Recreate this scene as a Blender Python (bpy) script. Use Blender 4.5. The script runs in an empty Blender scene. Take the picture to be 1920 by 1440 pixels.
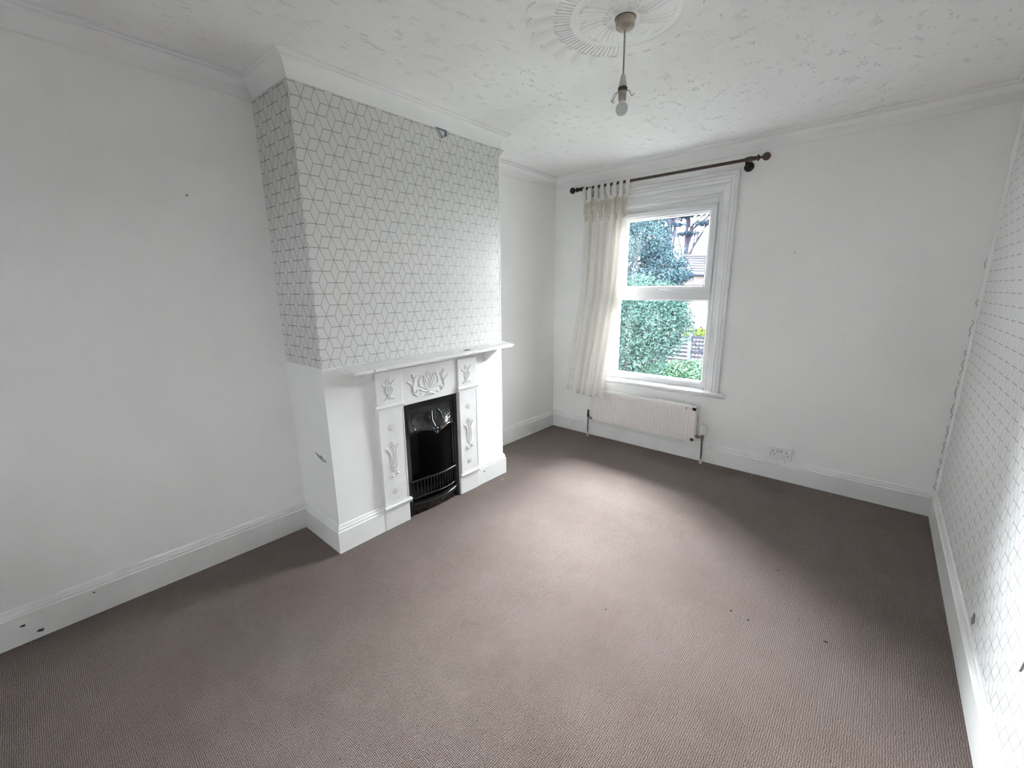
import bpy, bmesh, math, random
from mathutils import Vector, Matrix
from math import sin, cos, pi, sqrt, radians, atan2, hypot

S = bpy.context.scene
COL = S.collection
rnd = random.Random(7)

# ------------------------------------------------------------------ room dimensions (metres)
W, D, H = 3.105, 3.926, 2.58          # right wall, window wall, ceiling
CD = 0.435                             # chimney breast depth
Y1, Y2 = 1.169, 2.602                  # chimney breast near / far side
YR = -1.7                              # rear wall behind the camera
HC, PC = 0.097, 0.062                  # coving drop / projection
HS = 0.171                             # skirting height

# ------------------------------------------------------------------ helpers
class MB:
    """collects shapes for ONE mesh"""
    def __init__(s): s.v = []; s.f = []; s.m = []
    def add(s, vs, fs, mi=0):
        o = len(s.v); s.v += [tuple(v) for v in vs]; s.f += [tuple(i + o for i in f) for f in fs]; s.m += [mi] * len(fs); return s
    def box(s, a, b, mi=0, skip=''):
        (x0, y0, z0), (x1, y1, z1) = a, b
        x0, x1 = min(x0, x1), max(x0, x1); y0, y1 = min(y0, y1), max(y0, y1); z0, z1 = min(z0, z1), max(z0, z1)
        vs = [(x0,y0,z0),(x1,y0,z0),(x1,y1,z0),(x0,y1,z0),(x0,y0,z1),(x1,y0,z1),(x1,y1,z1),(x0,y1,z1)]
        fs = [(0,3,2,1),(4,5,6,7),(0,1,5,4),(1,2,6,5),(2,3,7,6),(3,0,4,7)]
        return s.add(vs, fs, mi)
    def tube(s, pts, r, n=10, mi=0, caps=True, flat=None):
        """swept tube; r number or list; flat=(dir, factor) squashes along dir"""
        pts = [Vector(p) for p in pts]; N = len(pts)
        rs = r if isinstance(r, (list, tuple)) else [r] * N
        vs = []; up = None
        for i, p in enumerate(pts):
            t = (pts[min(i+1, N-1)] - pts[max(i-1, 0)])
            if t.length < 1e-9: t = Vector((0, 0, 1))
            t.normalize()
            if up is None:
                up = Vector((0, 0, 1)) if abs(t.z) < .9 else Vector((1, 0, 0))
            a = t.cross(up)
            if a.length < 1e-6: a = t.orthogonal()
            a.normalize(); b = a.cross(t).normalized(); up = b
            for k in range(n):
                q = (a * cos(2*pi*k/n) + b * sin(2*pi*k/n)) * rs[i]
                if flat: q -= flat[0] * q.dot(flat[0]) * (1 - flat[1])
                vs.append(p + q)
        fs = [(i*n+k, i*n+(k+1) % n, (i+1)*n+(k+1) % n, (i+1)*n+k) for i in range(N-1) for k in range(n)]
        if caps: fs += [tuple(range(n))[::-1], tuple((N-1)*n+k for k in range(n))]
        return s.add(vs, fs, mi)
    def lathe(s, prof, c, axis='z', n=24, mi=0):
        """prof: (radius, along-axis)"""
        vs = []; c = Vector(c)
        for r, h in prof:
            for k in range(n):
                a = 2*pi*k/n; p = (r*cos(a), r*sin(a), h)
                if axis == 'x': p = (h, r*cos(a), r*sin(a))
                if axis == 'y': p = (r*sin(a), h, r*cos(a))
                vs.append(c + Vector(p))
        m = len(prof)
        fs = [(i*n+k, i*n+(k+1) % n, (i+1)*n+(k+1) % n, (i+1)*n+k) for i in range(m-1) for k in range(n)]
        fs += [tuple(range(n))[::-1], tuple((m-1)*n+k for k in range(n))]
        return s.add(vs, fs, mi)
    def ball(s, c, r, n=12, sc=(1, 1, 1), mi=0):
        m = n // 2; vs = []; c = Vector(c)
        for i in range(1, m):
            a = pi*i/m
            for k in range(n): vs.append(c + Vector((r*sc[0]*sin(a)*cos(2*pi*k/n), r*sc[1]*sin(a)*sin(2*pi*k/n), r*sc[2]*cos(a))))
        vs += [c + Vector((0, 0, r*sc[2])), c - Vector((0, 0, r*sc[2]))]; T = len(vs)-2; B = T+1
        fs = [(i*n+k, (i+1)*n+k, (i+1)*n+(k+1) % n, i*n+(k+1) % n) for i in range(m-2) for k in range(n)]
        fs += [(T, k, (k+1) % n) for k in range(n)] + [(B, (m-2)*n+(k+1) % n, (m-2)*n+k) for k in range(n)]
        return s.add(vs, fs, mi)
    def prism(s, poly, off, mi=0):
        """poly: list of 3d points, extruded by vector off"""
        n = len(poly); o = Vector(off)
        vs = [Vector(p) for p in poly] + [Vector(p) + o for p in poly]
        fs = [tuple(range(n))[::-1], tuple(range(n, 2*n))] + [(i, (i+1) % n, n+(i+1) % n, n+i) for i in range(n)]
        return s.add(vs, fs, mi)
    def build(s, name, mats, parent=None, smooth=False, bevel=0, recalc=True, auto=None):
        me = bpy.data.meshes.new(name); me.from_pydata(s.v, [], s.f)
        if not isinstance(mats, (list, tuple)): mats = [mats]
        for m in mats: me.materials.append(m)
        for p, mi in zip(me.polygons, s.m): p.material_index = mi; p.use_smooth = smooth
        if recalc:
            bm = bmesh.new(); bm.from_mesh(me); bmesh.ops.recalc_face_normals(bm, faces=bm.faces); bm.to_mesh(me); bm.free()
        me.update()
        if smooth:
            try: me.set_sharp_from_angle(angle=radians(auto or 40))
            except Exception: pass
        o = bpy.data.objects.new(name, me); COL.objects.link(o)
        if bevel:
            b = o.modifiers.new('bevel', 'BEVEL'); b.width = bevel; b.segments = 2; b.limit_method = 'ANGLE'; b.angle_limit = radians(40)
        if parent: 
            o.parent = parent; o.matrix_parent_inverse = Matrix.Translation(-parent.location)
        return o

def tag(o, label=None, cat=None, group=None, kind=None):
    if label: o['label'] = label
    if cat: o['category'] = cat
    if group: o['group'] = group
    if kind: o['kind'] = kind
    return o
def thing(name, loc, label, cat, group=None):
    o = bpy.data.objects.new(name, None); COL.objects.link(o); o.location = loc; o.empty_display_size = .1
    return tag(o, label, cat, group)
def struct(mb, name, mats, label=None, **k):
    return tag(mb.build(name, mats, **k), label, None, None, 'structure')

# ------------------------------------------------------------------ materials
def newmat(name):
    m = bpy.data.materials.new(name); m.use_nodes = True
    nt = m.node_tree; b = nt.nodes['Principled BSDF']; return m, nt, b
def ramp(nt, fac, stops):
    r = nt.nodes.new('ShaderNodeValToRGB'); e = r.color_ramp.elements
    while len(e) < len(stops): e.new(.5)
    for el, (p, c) in zip(e, stops): el.position = p; el.color = (*c, 1) if len(c) == 3 else c
    nt.links.new(fac, r.inputs[0]); return r.outputs[0]
def coords(nt, scale=(1, 1, 1), rot=(0, 0, 0)):
    t = nt.nodes.new('ShaderNodeTexCoord'); mp = nt.nodes.new('ShaderNodeMapping')
    mp.inputs['Scale'].default_value = scale; mp.inputs['Rotation'].default_value = rot
    nt.links.new(t.outputs['Object'], mp.inputs[0]); return mp.outputs[0]
def noise(nt, vec, scale, detail=3, rough=.5, dist=0):
    n = nt.nodes.new('ShaderNodeTexNoise'); n.inputs['Scale'].default_value = scale; n.inputs['Detail'].default_value = detail
    n.inputs['Roughness'].default_value = rough; n.inputs['Distortion'].default_value = dist
    nt.links.new(vec, n.inputs['Vector']); return n.outputs['Fac']
def math_(nt, op, a, b=None, c=None):
    n = nt.nodes.new('ShaderNodeMath'); n.operation = op
    for i, x in enumerate((a, b, c)):
        if x is None: continue
        if isinstance(x, (int, float)): n.inputs[i].default_value = x
        else: nt.links.new(x, n.inputs[i])
    return n.outputs[0]
def mix(nt, f, a, b):
    n = nt.nodes.new('ShaderNodeMix'); n.data_type = 'RGBA'
    for s, x in ((n.inputs[0], f), (n.inputs[6], a), (n.inputs[7], b)):
        if isinstance(x, (int, float)): s.default_value = x
        elif isinstance(x, tuple): s.default_value = (*x, 1)
        else: nt.links.new(x, s)
    return n.outputs[2]
def bump(nt, b, h, strength, dist=.002, prev=None):
    n = nt.nodes.new('ShaderNodeBump'); n.inputs['Strength'].default_value = strength; n.inputs['Distance'].default_value = dist
    nt.links.new(h, n.inputs['Height'])
    if prev: nt.links.new(prev, n.inputs['Normal'])
    if b is not None: nt.links.new(n.outputs[0], b.inputs['Normal'])
    return n.outputs[0]
def pmat(name, col, rough=.5, metal=0, var=0, vscale=8, bmp=0, bscale=60, spec=.5, coat=0):
    m, nt, b = newmat(name); b.inputs['Roughness'].default_value = rough; b.inputs['Metallic'].default_value = metal
    b.inputs['Specular IOR Level'].default_value = spec; b.inputs['Coat Weight'].default_value = coat; b.inputs['Coat Roughness'].default_value = .12
    v = coords(nt)
    n = noise(nt, v, vscale, 4)
    lo = tuple(max(0, c*(1-var)) for c in col); hi = tuple(min(1, c*(1+var)) for c in col)
    nt.links.new(ramp(nt, n, [(.3, lo), (.7, hi)]), b.inputs['Base Color'])
    if bmp: bump(nt, b, noise(nt, v, bscale, 3), bmp)
    return m

def wall_paint(name, col, dirt=.06):
    m, nt, b = newmat(name); b.inputs['Roughness'].default_value = .75; b.inputs['Specular IOR Level'].default_value = .25
    v = coords(nt)
    c = mix(nt, ramp(nt, noise(nt, v, 1.7, 5, .6), [(.35, (0,0,0)), (.75, (1,1,1))]), col, tuple(x*(1-dirt) for x in col))
    # small chips and old fixing marks
    sp = ramp(nt, noise(nt, v, 9, 2), [(.80, (0,0,0)), (.84, (1,1,1))])
    c = mix(nt, math_(nt, 'MULTIPLY', sp, .25), c, tuple(x*.82 for x in col))
    nt.links.new(c, b.inputs['Base Color'])
    n1 = bump(nt, None, noise(nt, v, 240, 2), .28, .0015)
    bump(nt, b, noise(nt, v, 5, 3), .25, .006, n1)
    return m

def wallpaper(name, uaxis, u0, z0, pu, pz=.1163, base=(.70, .695, .68), line=(.37, .35, .32), metal=.35, lw=.0016):
    """rhombille ('tumbling block') lattice of thin lines on an embossed pale ground"""
    m, nt, b = newmat(name)
    t = nt.nodes.new('ShaderNodeTexCoord'); sx = nt.nodes.new('ShaderNodeSeparateXYZ'); nt.links.new(t.outputs['Object'], sx.inputs[0])
    s = pu / 3; k = pz / (sqrt(3) * s)
    # gentle hand-hung waviness
    wv = noise(nt, t.outputs['Object'], 3, 2)
    u = math_(nt, 'SUBTRACT', sx.outputs[uaxis], u0); u = math_(nt, 'ADD', u, math_(nt, 'MULTIPLY', math_(nt, 'SUBTRACT', wv, .5), .004))
    v = math_(nt, 'DIVIDE', math_(nt, 'SUBTRACT', sx.outputs[2], z0), k)
    ru, rv = 3*s, sqrt(3)*s
    def fold(x, r, off):   # -> [-r/2, r/2]
        y = math_(nt, 'ADD', x, r/2 + off); n = math_(nt, 'FLOORED_MODULO', y, r); return math_(nt, 'SUBTRACT', n, r/2)
    au, av = fold(u, ru, 0), fold(v, rv, 0); bu, bv = fold(u, ru, ru/2), fold(v, rv, rv/2)
    la = math_(nt, 'ADD', math_(nt, 'MULTIPLY', au, au), math_(nt, 'MULTIPLY', av, av))
    lb = math_(nt, 'ADD', math_(nt, 'MULTIPLY', bu, bu), math_(nt, 'MULTIPLY', bv, bv))
    sel = math_(nt, 'LESS_THAN', la, lb)
    def pick(a, c): return math_(nt, 'ADD', math_(nt, 'MULTIPLY', a, sel), math_(nt, 'MULTIPLY', c, math_(nt, 'SUBTRACT', 1, sel)))
    pu_, pv_ = pick(au, bu), pick(av, bv)
    d0 = math_(nt, 'ABSOLUTE', pv_)
    c3 = sqrt(3)/2
    d1 = math_(nt, 'ABSOLUTE', math_(nt, 'SUBTRACT', math_(nt, 'MULTIPLY', pu_, c3), math_(nt, 'MULTIPLY', pv_, .5)))
    d2 = math_(nt, 'ABSOLUTE', math_(nt, 'ADD', math_(nt, 'MULTIPLY', pu_, c3), math_(nt, 'MULTIPLY', pv_, .5)))
    dm = math_(nt, 'MINIMUM', d0, math_(nt, 'MINIMUM', d1, d2))
    mr = nt.nodes.new('ShaderNodeMapRange'); mr.inputs[1].default_value = lw*.75; mr.inputs[2].default_value = lw*1.15; mr.inputs[3].default_value = 1; mr.inputs[4].default_value = 0
    nt.links.new(dm, mr.inputs[0]); lf = mr.outputs[0]
    vv = coords(nt, (1, 1, .12))
    gr = noise(nt, vv, 260, 2)
    ground = mix(nt, gr, tuple(x*.94 for x in base), base)
    nt.links.new(mix(nt, lf, ground, line), b.inputs['Base Color'])
    nt.links.new(math_(nt, 'MULTIPLY', lf, metal), b.inputs['Metallic'])
    b.inputs['Roughness'].default_value = .5; b.inputs['Specular IOR Level'].default_value = .3
    n1 = bump(nt, None, gr, .2, .001)
    bump(nt, b, noise(nt, t.outputs['Object'], 7, 3), .35, .006, n1)
    return m

def carpet_mat():
    m, nt, b = newmat('looped carpet'); b.inputs['Roughness'].default_value = .95; b.inputs['Specular IOR Level'].default_value = .1
    b.inputs['Sheen Weight'].default_value = .25; b.inputs['Sheen Roughness'].default_value = .5
    v = coords(nt)
    dn = nt.nodes.new('ShaderNodeTexNoise'); dn.inputs['Scale'].default_value = 62; dn.inputs['Detail'].default_value = 1
    nt.links.new(v, dn.inputs['Vector'])
    vm = nt.nodes.new('ShaderNodeVectorMath'); vm.operation = 'MULTIPLY_ADD'; nt.links.new(dn.outputs['Color'], vm.inputs[0]); vm.inputs[1].default_value = (.008, .0065, 0); nt.links.new(v, vm.inputs[2])
    sx = nt.nodes.new('ShaderNodeSeparateXYZ'); nt.links.new(vm.outputs[0], sx.inputs[0])
    cu, cv = .0070, .0053
    u = math_(nt, 'MULTIPLY', sx.outputs[0], pi/cu); w = math_(nt, 'MULTIPLY', sx.outputs[1], pi/cv)
    a = math_(nt, 'ABSOLUTE', math_(nt, 'SINE', u)); c = math_(nt, 'ABSOLUTE', math_(nt, 'SINE', w))
    h = math_(nt, 'POWER', math_(nt, 'MULTIPLY', a, c), .7)
    h = math_(nt, 'MULTIPLY', h, math_(nt, 'ADD', .45, math_(nt, 'MULTIPLY', noise(nt, v, 140, 3, .7), 1.25)))
    col = ramp(nt, h, [(.12, (.020, .009, .005)), (.42, (.120, .079, .064)), (.80, (.290, .224, .200))])
    big = ramp(nt, noise(nt, v, 2.2, 6, .72), [(.32, (.80, .75, .71)), (.62, (1, 1, 1))])
    mm = nt.nodes.new('ShaderNodeMix'); mm.data_type = 'RGBA'; mm.blend_type = 'MULTIPLY'; mm.inputs[0].default_value = 1
    nt.links.new(col, mm.inputs[6]); nt.links.new(big, mm.inputs[7]); nt.links.new(mm.outputs[2], b.inputs['Base Color'])
    bump(nt, b, h, .9, .004)
    return m

def artex():
    m, nt, b = newmat('artex ceiling'); b.inputs['Roughness'].default_value = .8; b.inputs['Specular IOR Level'].default_value = .2
    v = coords(nt, (1, 1, 1), (0, 0, radians(-38))); v2 = coords(nt, (2.6, .9, 1), (0, 0, radians(-50)))
    n = noise(nt, v2, 11, 4, .55, .9)
    # thin raised swipes of plaster
    band = math_(nt, 'SUBTRACT', 1, math_(nt, 'MULTIPLY', math_(nt, 'ABSOLUTE', math_(nt, 'SUBTRACT', n, .5)), 26)); band = math_(nt, 'MAXIMUM', band, 0)
    gate = ramp(nt, noise(nt, v, 14, 3, .6), [(.55, (0,0,0)), (.63, (1,1,1))])
    h = math_(nt, 'MULTIPLY', band, gate)
    b.inputs['Base Color'].default_value = (.88, .88, .88, 1)
    n1 = bump(nt, None, h, .75, .006)
    n2 = bump(nt, None, noise(nt, v, 160, 3), .3, .002, n1)
    bump(nt, b, noise(nt, v, 26, 3, .6), .22, .006, n2)
    return m

def gloss_paint(name='white gloss paint', col=(.80, .80, .795), rough=.32, wear=True):
    m, nt, b = newmat(name); b.inputs['Roughness'].default_value = rough
    v = coords(nt)
    c = mix(nt, ramp(nt, noise(nt, v, 6, 4, .6), [(.45, (0,0,0)), (.8, (1,1,1))]), col, tuple(x*.9 for x in col))
    if wear:
        chip = ramp(nt, noise(nt, v, 22, 2), [(.775, (0,0,0)), (.79, (1,1,1))])
        c = mix(nt, math_(nt, 'MULTIPLY', chip, .55), c, (.42, .38, .33))
    nt.links.new(c, b.inputs['Base Color']); bump(nt, b, noise(nt, v, 30, 3), .12, .002)
    return m

def shelf_mat():
    m, nt, b = newmat('worn painted shelf'); b.inputs['Roughness'].default_value = .45
    v = coords(nt, (7, 1, 7))
    f = ramp(nt, noise(nt, v, 9, 5, .7, .6), [(.52, (0,0,0)), (.66, (1,1,1))])
    g = ramp(nt, noise(nt, coords(nt), 3.2, 2), [(.42, (0,0,0)), (.56, (1,1,1))])
    nt.links.new(mix(nt, math_(nt, 'MULTIPLY', math_(nt, 'MULTIPLY', f, g), .8), (.78, .78, .77), (.36, .34, .31)), b.inputs['Base Color'])
    bump(nt, b, noise(nt, v, 20, 3), .2, .002)
    return m

def linen():
    m, nt, b = newmat('linen curtain'); out = nt.nodes['Material Output']
    v = coords(nt, (1, 1, .25)); v2 = coords(nt, (.25, 1, 1))
    w = math_(nt, 'ADD', noise(nt, v, 420, 2), noise(nt, v2, 420, 2))
    slub = noise(nt, coords(nt, (.3, .3, 3)), 60, 2)
    c = mix(nt, ramp(nt, slub, [(.40, (0,0,0)), (.75, (1,1,1))]), (.86, .84, .81), (.80, .775, .74))
    nt.links.new(c, b.inputs['Base Color']); b.inputs['Roughness'].default_value = .9; b.inputs['Specular IOR Level'].default_value = .1
    bump(nt, b, w, .12, .0008)
    tr = nt.nodes.new('ShaderNodeBsdfTranslucent'); nt.links.new(c, tr.inputs[0])
    mx = nt.nodes.new('ShaderNodeMixShader'); mx.inputs[0].default_value = .25
    nt.links.new(b.outputs[0], mx.inputs[1]); nt.links.new(tr.outputs[0], mx.inputs[2]); nt.links.new(mx.outputs[0], out.inputs[0])
    return m

def glass_mat():
    m = bpy.data.materials.new('window glass'); m.use_nodes = True; nt = m.node_tree; nt.nodes.clear()
    out = nt.nodes.new('ShaderNodeOutputMaterial'); t = nt.nodes.new('ShaderNodeBsdfTransparent'); t.inputs[0].default_value = (.93, .965, .985, 1)
    g = nt.nodes.new('ShaderNodeBsdfGlossy'); g.inputs['Roughness'].default_value = .02
    fr = nt.nodes.new('ShaderNodeFresnel'); fr.inputs[0].default_value = 1.35
    mx = nt.nodes.new('ShaderNodeMixShader'); nt.links.new(fr.outputs[0], mx.inputs[0]); nt.links.new(t.outputs[0], mx.inputs[1]); nt.links.new(g.outputs[0], mx.inputs[2]); nt.links.new(mx.outputs[0], out.inputs[0])
    return m

def leaf_mat(name, a, b_, sc=.8):
    m, nt, b = newmat(name); b.inputs['Roughness'].default_value = .8; b.inputs['Specular IOR Level'].default_value = 0
    v = coords(nt); n1 = noise(nt, v, sc, 3); n2 = noise(nt, v, 9, 2)
    f = math_(nt, 'MULTIPLY', math_(nt, 'ADD', n1, n2), .5)
    nt.links.new(ramp(nt, f, [(.36, a), (.62, b_)]), b.inputs['Base Color'])
    return m

M = {}
M['wall'] = wall_paint('white matt wall', (.86, .858, .848))
M['ceiling'] = artex()
M['coving'] = pmat('coving paint', (.86, .86, .858), .6, 0, .03, 3, .15, 60, .25)
M['carpet'] = carpet_mat()
M['gloss'] = gloss_paint(col=(.74, .74, .745))
M['gloss_clean'] = gloss_paint('fireplace paint', (.76, .76, .75), .35, False)
M['skirt'] = gloss_paint('skirting paint', (.84, .84, .83), .4)
M['shelf'] = shelf_mat()
M['paper_front'] = wallpaper('geometric wallpaper', 1, 1.2245, 1.2545, .1415)
M['paper_side'] = wallpaper('geometric wallpaper on return', 0, .383, 2.417, .160, line=(.24, .23, .21), metal=.5)  # same paper; darker lines paint in how they reflect on this side
M['paper_right'] = wallpaper('geometric wallpaper on party wall', 1, 1.935, .362, .1415, base=(.82, .82, .82), line=(.42, .42, .41), metal=.3, lw=.0016)  # same paper; lighter ground and lines paint in the brighter window light
M['plaster'] = pmat('old grey plaster', (.16, .16, .20), .9, 0, .3, 40)
M['upvc'] = pmat('white upvc', (.72, .72, .735), .28, 0, .01)
M['gasket'] = pmat('dark gasket', (.06, .07, .08), .6)
M['glass'] = glass_mat()
M['black'] = pmat('black iron', (.012, .012, .013), .17, 0, .2, 20, .08, 45, .5, .2)
M['soot'] = pmat('sooty firebox', (.006, .006, .006), .7, 0, .3, 20)
M['tan_reflection'] = pmat('tan_reflection_tone', (.62, .40, .29), .8, 0, .1, 20, .3, 60)  # colour of the reflection painted under the hood lip
M['rod'] = pmat('dark walnut rod', (.030, .014, .012), .35, 0, .4, 30, coat=.3)
M['finial'] = pmat('antique finial', (.06, .03, .022), .3, .2, .5, 60, coat=.4)
M['rodblack'] = pmat('black rod fitting', (.010, .009, .009), .4)
M['linen'] = linen()
M['tassel'] = pmat('cotton fringe', (.68, .64, .56), .9, 0, .08, 60, .4, 300)
M['radiator'] = pmat('radiator enamel', (.74, .70, .685), .35, 0, .03, 5)
M['radgrill'] = pmat('radiator top enamel', (.84, .83, .82), .3, 0, .02, 5)
M['copper'] = pmat('tarnished pipe', (.19, .13, .11), .45, .5, .3, 60)
M['pipewhite'] = pmat('pipe collar', (.62, .56, .53), .5)
M['brass'] = pmat('dull valve brass', (.26, .20, .15), .35, .8, .2, 50)
M['plastic'] = pmat('white plastic', (.80, .80, .79), .35)
M['plasticgrey'] = pmat('aged grey plastic', (.50, .49, .46), .4)
M['rose'] = pmat('stained pendant rose', (.40, .35, .29), .45, 0, .25, 30)
M['hole'] = pmat('dark hole', (.02, .02, .02), .8)
M['chip'] = pmat('dark chip', (.06, .05, .045), .9)
M['wire'] = pmat('wire', (.10, .10, .10), .4, .6)
M['flex'] = pmat('grey flex', (.30, .30, .31), .5)
M['bulb'] = pmat('frosted bulb', (.62, .62, .62), .35, 0, .01)
M['scuff'] = pmat('scuff mark', (.24, .24, .25), .8)

# ------------------------------------------------------------------ camera
cam = bpy.data.cameras.new('camera'); co = bpy.data.objects.new('camera', cam); COL.objects.link(co); S.camera = co
cam.sensor_width = 36; cam.sensor_fit = 'HORIZONTAL'; cam.lens = 790.69 / 1920 * 36; cam.clip_start = .02; cam.clip_end = 300
yaw, pitch, roll = -.7161, -.2195, -.0082
fw = Vector((sin(yaw)*cos(pitch), cos(yaw)*cos(pitch), sin(pitch))); rt = Vector((cos(yaw), -sin(yaw), 0)); up = rt.cross(fw)
r2 = rt*cos(roll) + up*sin(roll); u2 = up*cos(roll) - rt*sin(roll)
mt = Matrix((r2, u2, -fw)).transposed().to_4x4(); mt.translation = Vector((2.6683, .1593, 1.5)); co.matrix_world = mt

# ------------------------------------------------------------------ room shell
# window opening (window_1) in the far wall
WX0, WX1, WZ0, WZ1 = .61, 1.64, .60, 2.305
T = .30
struct(MB().box((-.3, YR-.3, -.12), (W+.3, D+.0, 0)), 'floor', M['carpet'], 'looped pinkish-brown carpet')
struct(MB().box((-.3, YR-.3, H), (W+.3, D+T, H+.12)), 'ceiling', M['ceiling'], 'white artex ceiling')
struct(MB().box((-.2, YR, 0), (0, D, H)), 'wall_left', M['wall'])
struct(MB().box((W, YR, 0), (W+.2, D, H)), 'wall_right', M['paper_right'])
w = MB()
w.box((-.2, D, 0), (WX0, D+T, H)).box((WX1, D, 0), (W+.2, D+T, H)).box((WX0, D, 0), (WX1, D+T, WZ0)).box((WX0, D, WZ1), (WX1, D+T, H))
struct(w, 'wall_back', M['wall'])
# rear wall behind the viewer with an added, unseen window for fill light
RX0, RX1, RZ0, RZ1 = 1.32, 1.88, 1.20, 1.95
w = MB()
w.box((-.2, YR-T, 0), (RX0, YR, H)).box((RX1, YR-T, 0), (W+.2, YR, H)).box((RX0, YR-T, 0), (RX1, YR, RZ0)).box((RX0, YR-T, RZ1), (RX1, YR, H))
struct(w, 'wall_rear', M['wall'])
w2 = thing('rear_fill_window', (1.6, YR, RZ0), None, None); w2['kind'] = 'structure'
fr = MB()
for a, b in (((RX0, RZ0), (RX1, RZ0+.07)), ((RX0, RZ1-.07), (RX1, RZ1)), ((RX0, RZ0+.07), (RX0+.07, RZ1-.07)), ((RX1-.07, RZ0+.07), (RX1, RZ1-.07)), ((1.57, RZ0+.07), (1.63, RZ1-.07))):
    fr.box((a[0], YR-.16, a[1]), (b[0], YR-.10, b[1]))
fr.build('window_frame', M['upvc'], w2)
MB().box((RX0+.06, YR-.134, RZ0+.06), (RX1-.06, YR-.128, RZ1-.06)).build('pane', M['glass'], w2)

# ---- chimney breast: slightly leaning near edge, papered above the mantel line
FY0, FY1, FZ = 1.655, 2.105, .785      # fire opening
def near_x(z):
    t = [(0, .447), (.39, .449), (1.09, .437), (1.62, .438), (2.126, .412), (2.488, .400), (2.58, .397)]
    for (a, xa), (b, xb) in zip(t, t[1:]):
        if z <= b: return xa + (xb-xa)*(z-a)/(b-a)
    return t[-1][1]
def side_y(z): return Y1 - .018*z/2.58
def front_x(y, z):
    f = min(max((y-Y1)/(Y2-Y1), 0), 1)
    return near_x(z)*(1-f) + CD*f
ch = MB()
zs = [0, .2, .39, .6, FZ, .95, 1.092, 1.35, 1.62, 1.87, 2.126, 2.3, 2.488, H]
ys = [Y1, 1.4, FY0, FY1, 2.35, Y2]
idx = {}
for zi, z in enumerate(zs):
    for yi, y in enumerate(ys):
        yy = side_y(z) + .0 if yi == 0 else y
        idx[yi, zi] = len(ch.v); ch.v.append((near_x(z) if yi == 0 else front_x(y, z), Y1, z) if yi == 0 else (front_x(y, z), y, z))
def wob(y): return 0
for zi in range(len(zs)-1):
    for yi in range(len(ys)-1):
        if yi == 2 and zs[zi] < FZ - 1e-6: continue
        ch.f.append((idx[yi, zi], idx[yi+1, zi], idx[yi+1, zi+1], idx[yi, zi+1])); ch.m.append(1 if zs[zi] >= 1.09 else 0)
# near side, far side
for zi in range(len(zs)-1):
    z, z2 = zs[zi], zs[zi+1]
    o = len(ch.v); ch.v += [(-.02, side_y(z), z), (-.02, side_y(z2), z2)]
    ch.f.append((o, idx[0, zi], idx[0, zi+1], o+1)); ch.m.append(2 if z >= 1.09 else 0)
    o = len(ch.v); ch.v += [(-.02, Y2, z), (-.02, Y2, z2)]
    ch.f.append((idx[5, zi], o, o+1, idx[5, zi+1])); ch.m.append(0)
# firebox lining of the opening
bx = .06
ch.box((bx, FY0-.02, 0), (front_x(FY0, 0)-.001, FY0, FZ)); ch.box((bx, FY1, 0), (front_x(FY1, 0)-.001, FY1+.02, FZ)); ch.box((bx, FY0, FZ), (CD-.003, FY1, FZ+.02)); ch.box((bx-.02, FY0-.02, 0), (bx, FY1+.02, FZ+.02))
cho = struct(ch, 'wall_chimney', [M['wall'], M['paper_front'], M['paper_side']], recalc=False)
# white painted edge strip where the paper stops short of the far corner
MB().prism([(CD+.0002, 2.588, 1.092), (CD+.0002, Y2+.0005, 1.092), (CD+.0002, Y2+.0005, 2.46), (CD+.0002, 2.597, 2.46)], (.0012, 0, 0)).build('painted_edge', M['coving'], cho)
# torn bit of paper by the coving and the lifting corner
tp = MB(); tp.prism([(CD+.001, 2.02, 2.483), (CD+.001, 2.065, 2.468), (CD+.001, 2.075, 2.430), (CD+.001, 2.12, 2.452), (CD+.001, 2.118, 2.483)], (.002, 0, 0))
tp.build('torn_plaster_patch', M['plaster'], cho)
tp = MB(); tp.add([(CD+.004, 2.05, 2.474), (CD+.004, 2.098, 2.470), (CD+.012, 2.078, 2.424), (CD+.02, 2.066, 2.445)], [(0, 1, 2), (0, 2, 3)])
tp.build('torn_paper_flap', M['paper_front'], cho)
tp = MB(); tp.add([(CD+.002, 2.53, 2.478), (CD+.022, 2.585, 2.478), (CD+.034, 2.618, 2.470), (CD+.010, 2.592, 2.43), (CD+.002, 2.56, 2.40)], [(0, 1, 3, 4), (1, 2, 3)])
tp.build('lifting_paper_corner', M['paper_front'], cho)
# scuff on the breast return
sc = MB()
sc.tube([(.250, Y1-.0045, .572), (.29, Y1-.0045, .563), (.34, Y1-.0045, .550), (.375, Y1-.0045, .553)], .0022, 6)
sc.tube([(.262, Y1-.0045, .563), (.30, Y1-.0045, .549), (.34, Y1-.0045, .539), (.378, Y1-.0045, .545)], .0018, 6)
sc.prism([(.30, Y1-.004, .57), (.335, Y1-.004, .566), (.345, Y1-.004, .548), (.32, Y1-.004, .552)], (0, -.0008, 0))
sc.build('scuff_mark', M['scuff'], cho)
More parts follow.
